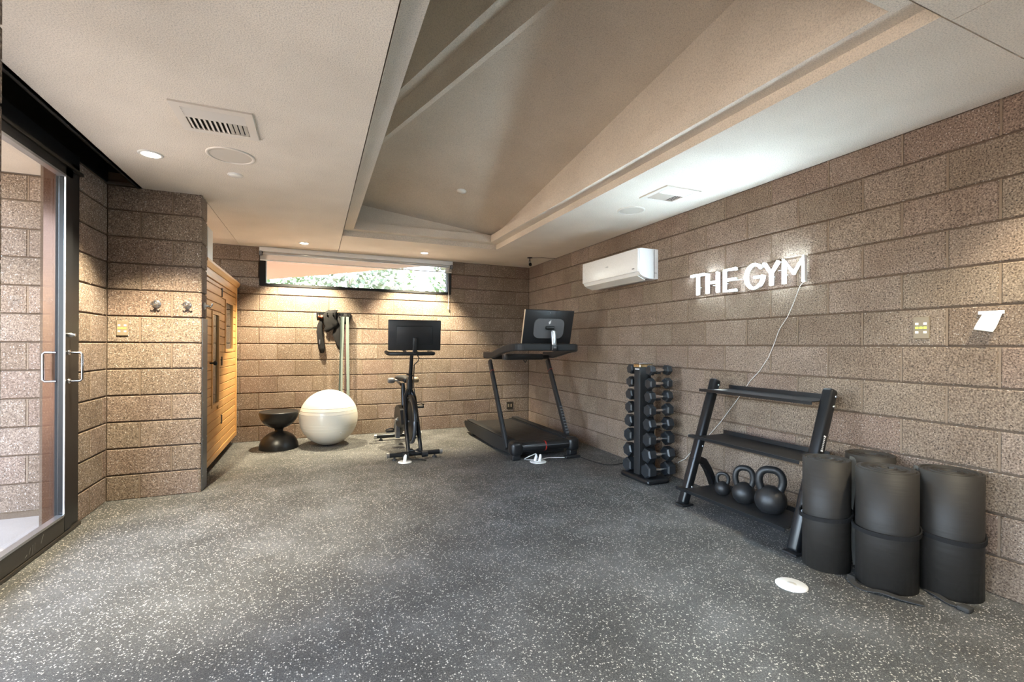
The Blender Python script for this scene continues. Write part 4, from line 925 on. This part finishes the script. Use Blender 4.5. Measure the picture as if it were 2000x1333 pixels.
TT = Matrix.Translation((2.265, 4.335, 1.395)) @ Matrix.Rotation(R(15), 4, 'X')
sc_ = MB().rbox((-.288, -.010, -.183), (.288, .012, .183), .009, 2, TT).build('screen', M['blackplastic'], tm)
MB().obox(TT, (-.278, .0122, -.17), (.278, .013, .17)).build('display', M['screen'], sc_)
MB().obox(TT, (-.291, -.009, -.18), (-.2875, .013, .18)).build('bezel_edge', M['satin'], sc_)
pl_ = []
for cx, cz, a0 in ((.115, .045, 0), (-.115, .045, 90), (-.115, -.045, 180), (.115, -.045, 270)):
    pl_ += [(cx + .06 * math.cos(R(a0 + k * 15)), cz - .012 + .06 * math.sin(R(a0 + k * 15))) for k in range(7)]
bp_ = MB().prism(pl_, 'y', -.024, -.008).xf(TT).build('back_cover', M['greyplastic'], sc_)
MB().prism([(-.013, .035), (.002, .036), (.012, .056), (.012, .066), (.008, .066), (.014, .078), (.008, .080), (.001, .068), (-.010, .064), (-.015, .052), (-.008, .046)], 'y', -.0255, -.0238).xf(TT).build('logo', M['white'], bp_)
MB().lathe([(.006, 0), (.005, .003), (0, .003)], 12, axis='y').xf(TT @ Matrix.Translation((0, -.013, .155))).build('rear_button', M['satin'], sc_)
ar = MB().rbox((-.048, -.055, -.02), (.048, -.022, .018), .01, 2, TT).build('screen_hinge', M['blackplastic'], tm)
MB().rbox((-.027, -.016, 0), (.027, .016, .20), .012, 2, Matrix.Translation((2.30, 4.262, 1.16)) @ Matrix.Rotation(R(-2), 4, 'Y') @ Matrix.Rotation(R(-4), 4, 'X')).build('screen_arm', M['satin'], tm)
MB().rbox((-.036, -.02, -.03), (.036, .035, .045), .014, 3, Matrix.Translation((2.303, 4.268, 1.17))).build('arm_base', M['blackplastic'], tm)
pbk = MB().rbox((2.44, 4.25, 0), (2.62, 4.31, .03), .008).build('power_adapter', M['blackplastic'], org=(0, 0, 0)); tag(pbk, 'black power adapter on the floor at the treadmill front corner', 'adapter')
wr_ = MB().tube(smoothpts([(2.61, 4.27, .01), (2.63, 4.10, .005), (2.68, 3.90, .005), (2.80, 3.86, .005), (2.93, 3.90, .005), (3.02, 4.0, .01)], 4), .004, 6).build('floor_cable', M['cordblack']); tag(wr_, 'thin black cable on the floor between treadmill and dumbbell tower', 'cable')
wr_ = MB().tube(smoothpts([(2.10, 4.275, .085), (2.02, 4.30, .05), (2.0, 4.34, .02), (2.07, 4.35, .006), (2.2, 4.33, .006), (2.30, 4.36, .006), (2.42, 4.29, .01), (2.45, 4.28, .015)], 4), .0045, 6).build('plug_cable', M['cord']); tag(wr_, 'white cable from floor outlet plugs to the power adapter', 'cable')

# ------------------------------------------------------------------ dumbbell tower
dt = thing('dumbbell_tower', 'black vertical dumbbell tower standing against the right wall', 'rack', (2.74, 3.37, 0))
cx_, cy_ = 2.745, 3.375
MB().rbox((2.62, 3.16, 0), (2.86, 3.56, .045), .03, 3).build('base', M['blacksteel'], dt)
MB().rbox((2.665, 3.335, .045), (2.79, 3.42, 1.035), .006, 2).build('column', M['blackmatte'], dt)
MB().rbox((2.655, 3.325, 1.035), (2.80, 3.43, 1.046), .004, 1).build('top_cap', M['satin'], dt)
MB().rbox((2.6615, 3.331, 1.008), (2.7935, 3.424, 1.034), .004, 1).build('reflection_band', M['gold_reflection'], dt)  # gold band drawn in for the warm reflection on the column top
mb = MB()
for k in range(5): mb.box((2.6635, 3.345 + k * .012, .985), (2.6652, 3.354 + k * .012, .997))
mb.build('print', M['white'], dt)
TZ = [.985, .868, .752, .632, .508, .378, .240, .105]
ordn = ['top', 'second', 'third', 'fourth', 'fifth', 'sixth', 'seventh', 'bottom']
for i, z in enumerate(TZ):
    f_ = i / 7; rr = .046 + .022 * f_; hl = .058 + .030 * f_; gap = .062
    for side, yy in ((-1, 3.245), (1, 3.51)):
        xc_ = 2.80
        yA, yB = (yy - .012, 3.335) if side < 0 else (3.42, yy + .012)
        MB().box((xc_ - .035, yA, z - .034), (xc_ + .010, yB, z - .018)).build('cradle', M['blacksteel'], dt)
        t = thing('hex_dumbbell', ('black hex dumbbell with chrome handle on the near side of the tower, %s tier' if side < 0 else 'black hex dumbbell on the far side of the tower, %s tier') % ordn[i], 'dumbbell', (xc_, yy, z), 'hex dumbbells on the tower')
        for s_ in (-1, 1):
            prof_ = [(rr * .80, s_ * gap), (rr, s_ * (gap + .010)), (rr, s_ * (gap + hl - .010)), (rr * .80, s_ * (gap + hl))]
            hd = MB().lathe(prof_, 6, (0, 0, 0), False, 'x').xf(Matrix.Rotation(R(30 if i % 2 else 12), 4, 'X'))
            hd.build('head', M['rubberhex'], t, org=(0, 0, 0))
        MB().lathe([(.014, -gap - .002), (.0135, -.045), (.017, -.02), (.018, 0), (.017, .02), (.0135, .045), (.014, gap + .002)], 16, (0, 0, 0), True, 'x').build('handle', M['chrome'], t, org=(0, 0, 0))

# ------------------------------------------------------------------ kettlebell rack
kr = thing('kettlebell_rack', 'black three shelf kettlebell rack leaning against the right wall', 'rack', (2.72, 2.25, 0))
tilt = math.atan2(.325, .94)
for yy in (2.69, 1.815):
    Tp = Matrix.Translation((2.555, yy, 0.012)) @ Matrix.Rotation(tilt, 4, 'Y')
    u_ = MB().rbox((-.032, -.034, 0), (.032, .034, .985), .018, 3, Tp).build('upright', M['blacksteel'], kr)
    MB().rbox((2.51, yy - .045, 0), (2.62, yy + .045, .014), .005, 1).build('foot_plate', M['rubber'], kr)
    c0 = [(2.64, .325), (2.70, .335), (2.755, .31), (2.80, .25), (2.84, .17), (2.885, .07), (2.91, .02)]
    sweep_rect([(x, yy, z) for x, z in c0], .05, .055).build('rear_brace', M['blacksteel'], kr)
    for z in (.90, .84, .50, .44, .14):
        for s_ in (-1,): MB().lathe([(.009, 0), (.008, .005), (0, .006)], 8, axis='y').xf(Matrix.Translation((2.555 + .3457 * z + .008, yy + s_ * .034, z)) @ R180).build('bolt', M['satin'], kr)
def rshelf(x0_, x1_, z0_, z1_):
    s_ = MB().prism([(x0_, z0_ - .020), (x0_ + .004, z0_ - .020), (x0_ + .006, z0_ - .004), (x1_, z1_ - .004), (x1_, z1_ + .03), (x1_ - .004, z1_ + .03), (x1_ - .006, z1_), (x0_, z0_)], 'y', 1.85, 2.655).build('shelf', M['blacksteel'], kr)
    for ya_, yb2 in ((2.655, 2.735), (1.77, 1.85)):
        MB().box((x0_, ya_, z0_ - .020), (x0_ + .045, yb2, z0_)).build('shelf_end', M['blacksteel'], kr) if ya_ > 2 else None
    MB().box((x0_ + .008, 1.86, z0_ + .0002), (x1_ - .008, 2.645, z0_ + .0012)).build('liner', M['rubber'], s_) if abs(z0_ - z1_) < .001 else None
rshelf(2.525, 2.84, .135, .135); rshelf(2.645, 2.93, .52, .52); rshelf(2.755, 2.985, .868, .868)
mb = MB(); Tp = Matrix.Translation((2.555, 1.815, .012)) @ Matrix.Rotation(tilt, 4, 'Y')
wz = .60
for k, (w_, h_) in enumerate(((.010, .018), (.006, .013), (.006, .012), (.006, .013), (.005, .012), (.006, .012), (.006, .013), (.005, .012), (.010, .018))):
    mb.obox(Tp, (-.008 - h_ / 2, -.0352, wz), (-.008 + h_ / 2, -.0340, wz + w_)); wz += w_ + .0045
mb.build('print', M['white'], kr)
MB().box((2.80, 2.56, .8690), (2.86, 2.63, .8705)).build('label_tag', M['paper'], kr)
def kettlebell(label, y, x, rb_, hh):
    zb_ = .1365; t = thing('kettlebell', label, 'kettlebell', (x, y, zb_), 'kettlebells on the bottom shelf')
    base = rb_ * .62; pr_ = [(0, 0), (base, 0)]
    zc_ = math.sqrt(rb_ ** 2 - base ** 2)
    a0 = -math.asin(zc_ / rb_)
    for k in range(1, 15):
        a = a0 + (math.pi / 2 - a0) * k / 15; pr_.append((rb_ * math.cos(a), zc_ + rb_ * math.sin(a)))
    pr_.append((0, zc_ + rb_))
    MB().lathe(pr_, 36, (x, y, zb_)).build('body', M['castiron'], t)
    top = zc_ + rb_; w_ = rb_ * .72; hr_ = hh - top
    pts_ = [(-w_ * .70, top - rb_ * .45), (-w_ * .92, top - rb_ * .02), (-w_, top + hr_ * .35), (-w_ * .86, top + hr_ * .72), (-w_ * .5, top + hr_ * .95), (0, top + hr_), (w_ * .5, top + hr_ * .95), (w_ * .86, top + hr_ * .72), (w_, top + hr_ * .35), (w_ * .92, top - rb_ * .02), (w_ * .70, top - rb_ * .45)]
    dv = Vector((.60, -.80)) # handle plane faces the room at an angle
    P_ = smoothpts([(x + dv.x * q, y + dv.y * q, zb_ + z) for q, z in pts_], 3)
    MB().tube(P_, rb_ * .25, 14).build('handle', M['castiron'], t)
kettlebell('smallest black kettlebell, at the left on the bottom rack shelf', 2.455, 2.70, .052, .148)
kettlebell('mid sized black kettlebell between the other two on the shelf', 2.275, 2.70, .076, .232)
kettlebell('largest black kettlebell, at the right on the bottom rack shelf', 2.075, 2.70, .094, .270)

# ------------------------------------------------------------------ rolled mats
def rolled_mat(label, x, y, r, h_, a_end, th=.0125, strap=True, strap_a=0., tail=None):
    t = thing('rolled_mat', label, 'exercise mat', (x, y, 0), 'rolled black mats by the wall')
    turns = int((r - .03) / th); N = turns * 26; vs = []; fs = []
    rn = random.Random(int(x * 1000))
    for i in range(N + 1):
        f_ = i / 26; a = a_end - 2 * math.pi * (turns - f_); rr = r - th * (turns - f_)
        for (dr, z) in ((0, 0.0), (0, h_), (-th * .74, h_), (-th * .74, 0.0)):
            zz = z + (.004 * math.sin(f_ * 2.2) if z > 0 else 0)
            vs.append((x + (rr + dr) * math.cos(a), y + (rr + dr) * math.sin(a), zz))
    for i in range(N):
        for k in range(4): fs.append((4 * i + k, 4 * i + (k + 1) % 4, 4 * i + 4 + (k + 1) % 4, 4 * i + 4 + k))
    fs += [(0, 1, 2, 3), tuple(4 * N + k for k in (3, 2, 1, 0))]
    mb = MB().add(vs, fs, False); mb.sm = [i < 4 * N and i % 4 in (0, 2) for i in range(len(fs))]
    o = mb.build('roll', M['foam'], t)
    if strap:
        zs = h_ * .50; pts_ = []
        for k in range(41):
            a = strap_a + 2 * math.pi * k / 40; e_ = .006 * math.sin(a * 2 + 1)
            pts_.append((x + (r + .0045) * math.cos(a), y + (r + .0045) * math.sin(a), zs + .022 * math.sin(a - strap_a + .6) + e_))
        vs = []; 
        for i, (px, py, pz) in enumerate(pts_):
            ca = math.cos(strap_a + 2 * math.pi * i / 40); sa_ = math.sin(strap_a + 2 * math.pi * i / 40)
            for d_, dz in ((-.003, -.011), (.003, -.011), (.003, .011), (-.003, .011)): vs.append((px + d_ * ca, py + d_ * sa_, pz + dz))
        fs = [(4 * i + k, 4 * i + (k + 1) % 4, 4 * i + 4 + (k + 1) % 4, 4 * i + 4 + k) for i in range(40) for k in range(4)] + [(0, 1, 2, 3), (163, 162, 161, 160)]
        MB().add(vs, fs).build('strap', M['blackfabric'], t)
    if tail: 
        for tl, w_, nr in tail: MB().ribbon(smoothpts(tl, 4), w_, .004, nr).build('strap_tail', M['strapgrey'], t)
    return t
mh = .585
rolled_mat('rolled black mat at the left front, nearest the kettlebell rack', 2.585, 1.655, .118, mh, R(40), strap_a=R(-60),
    tail=[([(2.685, 1.592, mh + .006), (2.698, 1.580, mh - .005), (2.702, 1.577, mh - .08), (2.694, 1.583, mh - .2), (2.684, 1.586, .315)], .024, (-.86, -.5, 0)),
          ([(2.686, 1.584, .30), (2.696, 1.578, .20), (2.700, 1.574, .10), (2.690, 1.560, .02)], .024, (-.86, -.5, 0))])
rolled_mat('rolled black mat at the front centre of the group of mats', 2.672, 1.410, .133, mh, R(10), strap_a=R(-40),
    tail=[([(2.792, 1.350, mh + .006), (2.806, 1.341, mh - .005), (2.810, 1.338, mh - .08), (2.803, 1.340, mh - .2), (2.794, 1.344, .32)], .024, (-.86, -.5, 0)),
          ([(2.795, 1.342, .28), (2.806, 1.338, .2), (2.808, 1.336, .08), (2.80, 1.330, .01)], .024, (-.86, -.5, 0))])
rolled_mat('rolled black mat at the right, nearest the camera by the wall', 2.882, 1.245, .126, mh + .005, R(-45), strap_a=R(-20))
rolled_mat('rolled black mat at the back, half hidden against the wall', 2.875, 1.60, .122, mh + .01, R(80), strap_a=R(0))
s1 = MB().ribbon(smoothpts([(2.545, 1.50, .02), (2.515, 1.475, .008), (2.49, 1.41, .006), (2.52, 1.345, .016), (2.555, 1.275, .010), (2.60, 1.215, .006)], 4), .032, .005).build('loose_strap', M['strap']); tag(s1, 'loose black strap lying before the left and centre mats', 'strap', 'loose straps on the floor')
s2 = thing('loose_strap', 'loose strap with a buckle lying before the right mat', 'strap', (2.73, 1.18, 0), 'loose straps on the floor')
MB().ribbon(smoothpts([(2.775, 1.285, .006), (2.745, 1.23, .012), (2.725, 1.17, .008), (2.725, 1.135, .012)], 4), .030, .004).build('webbing', M['strap'], s2)
MB().rbox((2.70, 1.095, .002), (2.75, 1.14, .022), .005).build('buckle', M['strap'], s2)
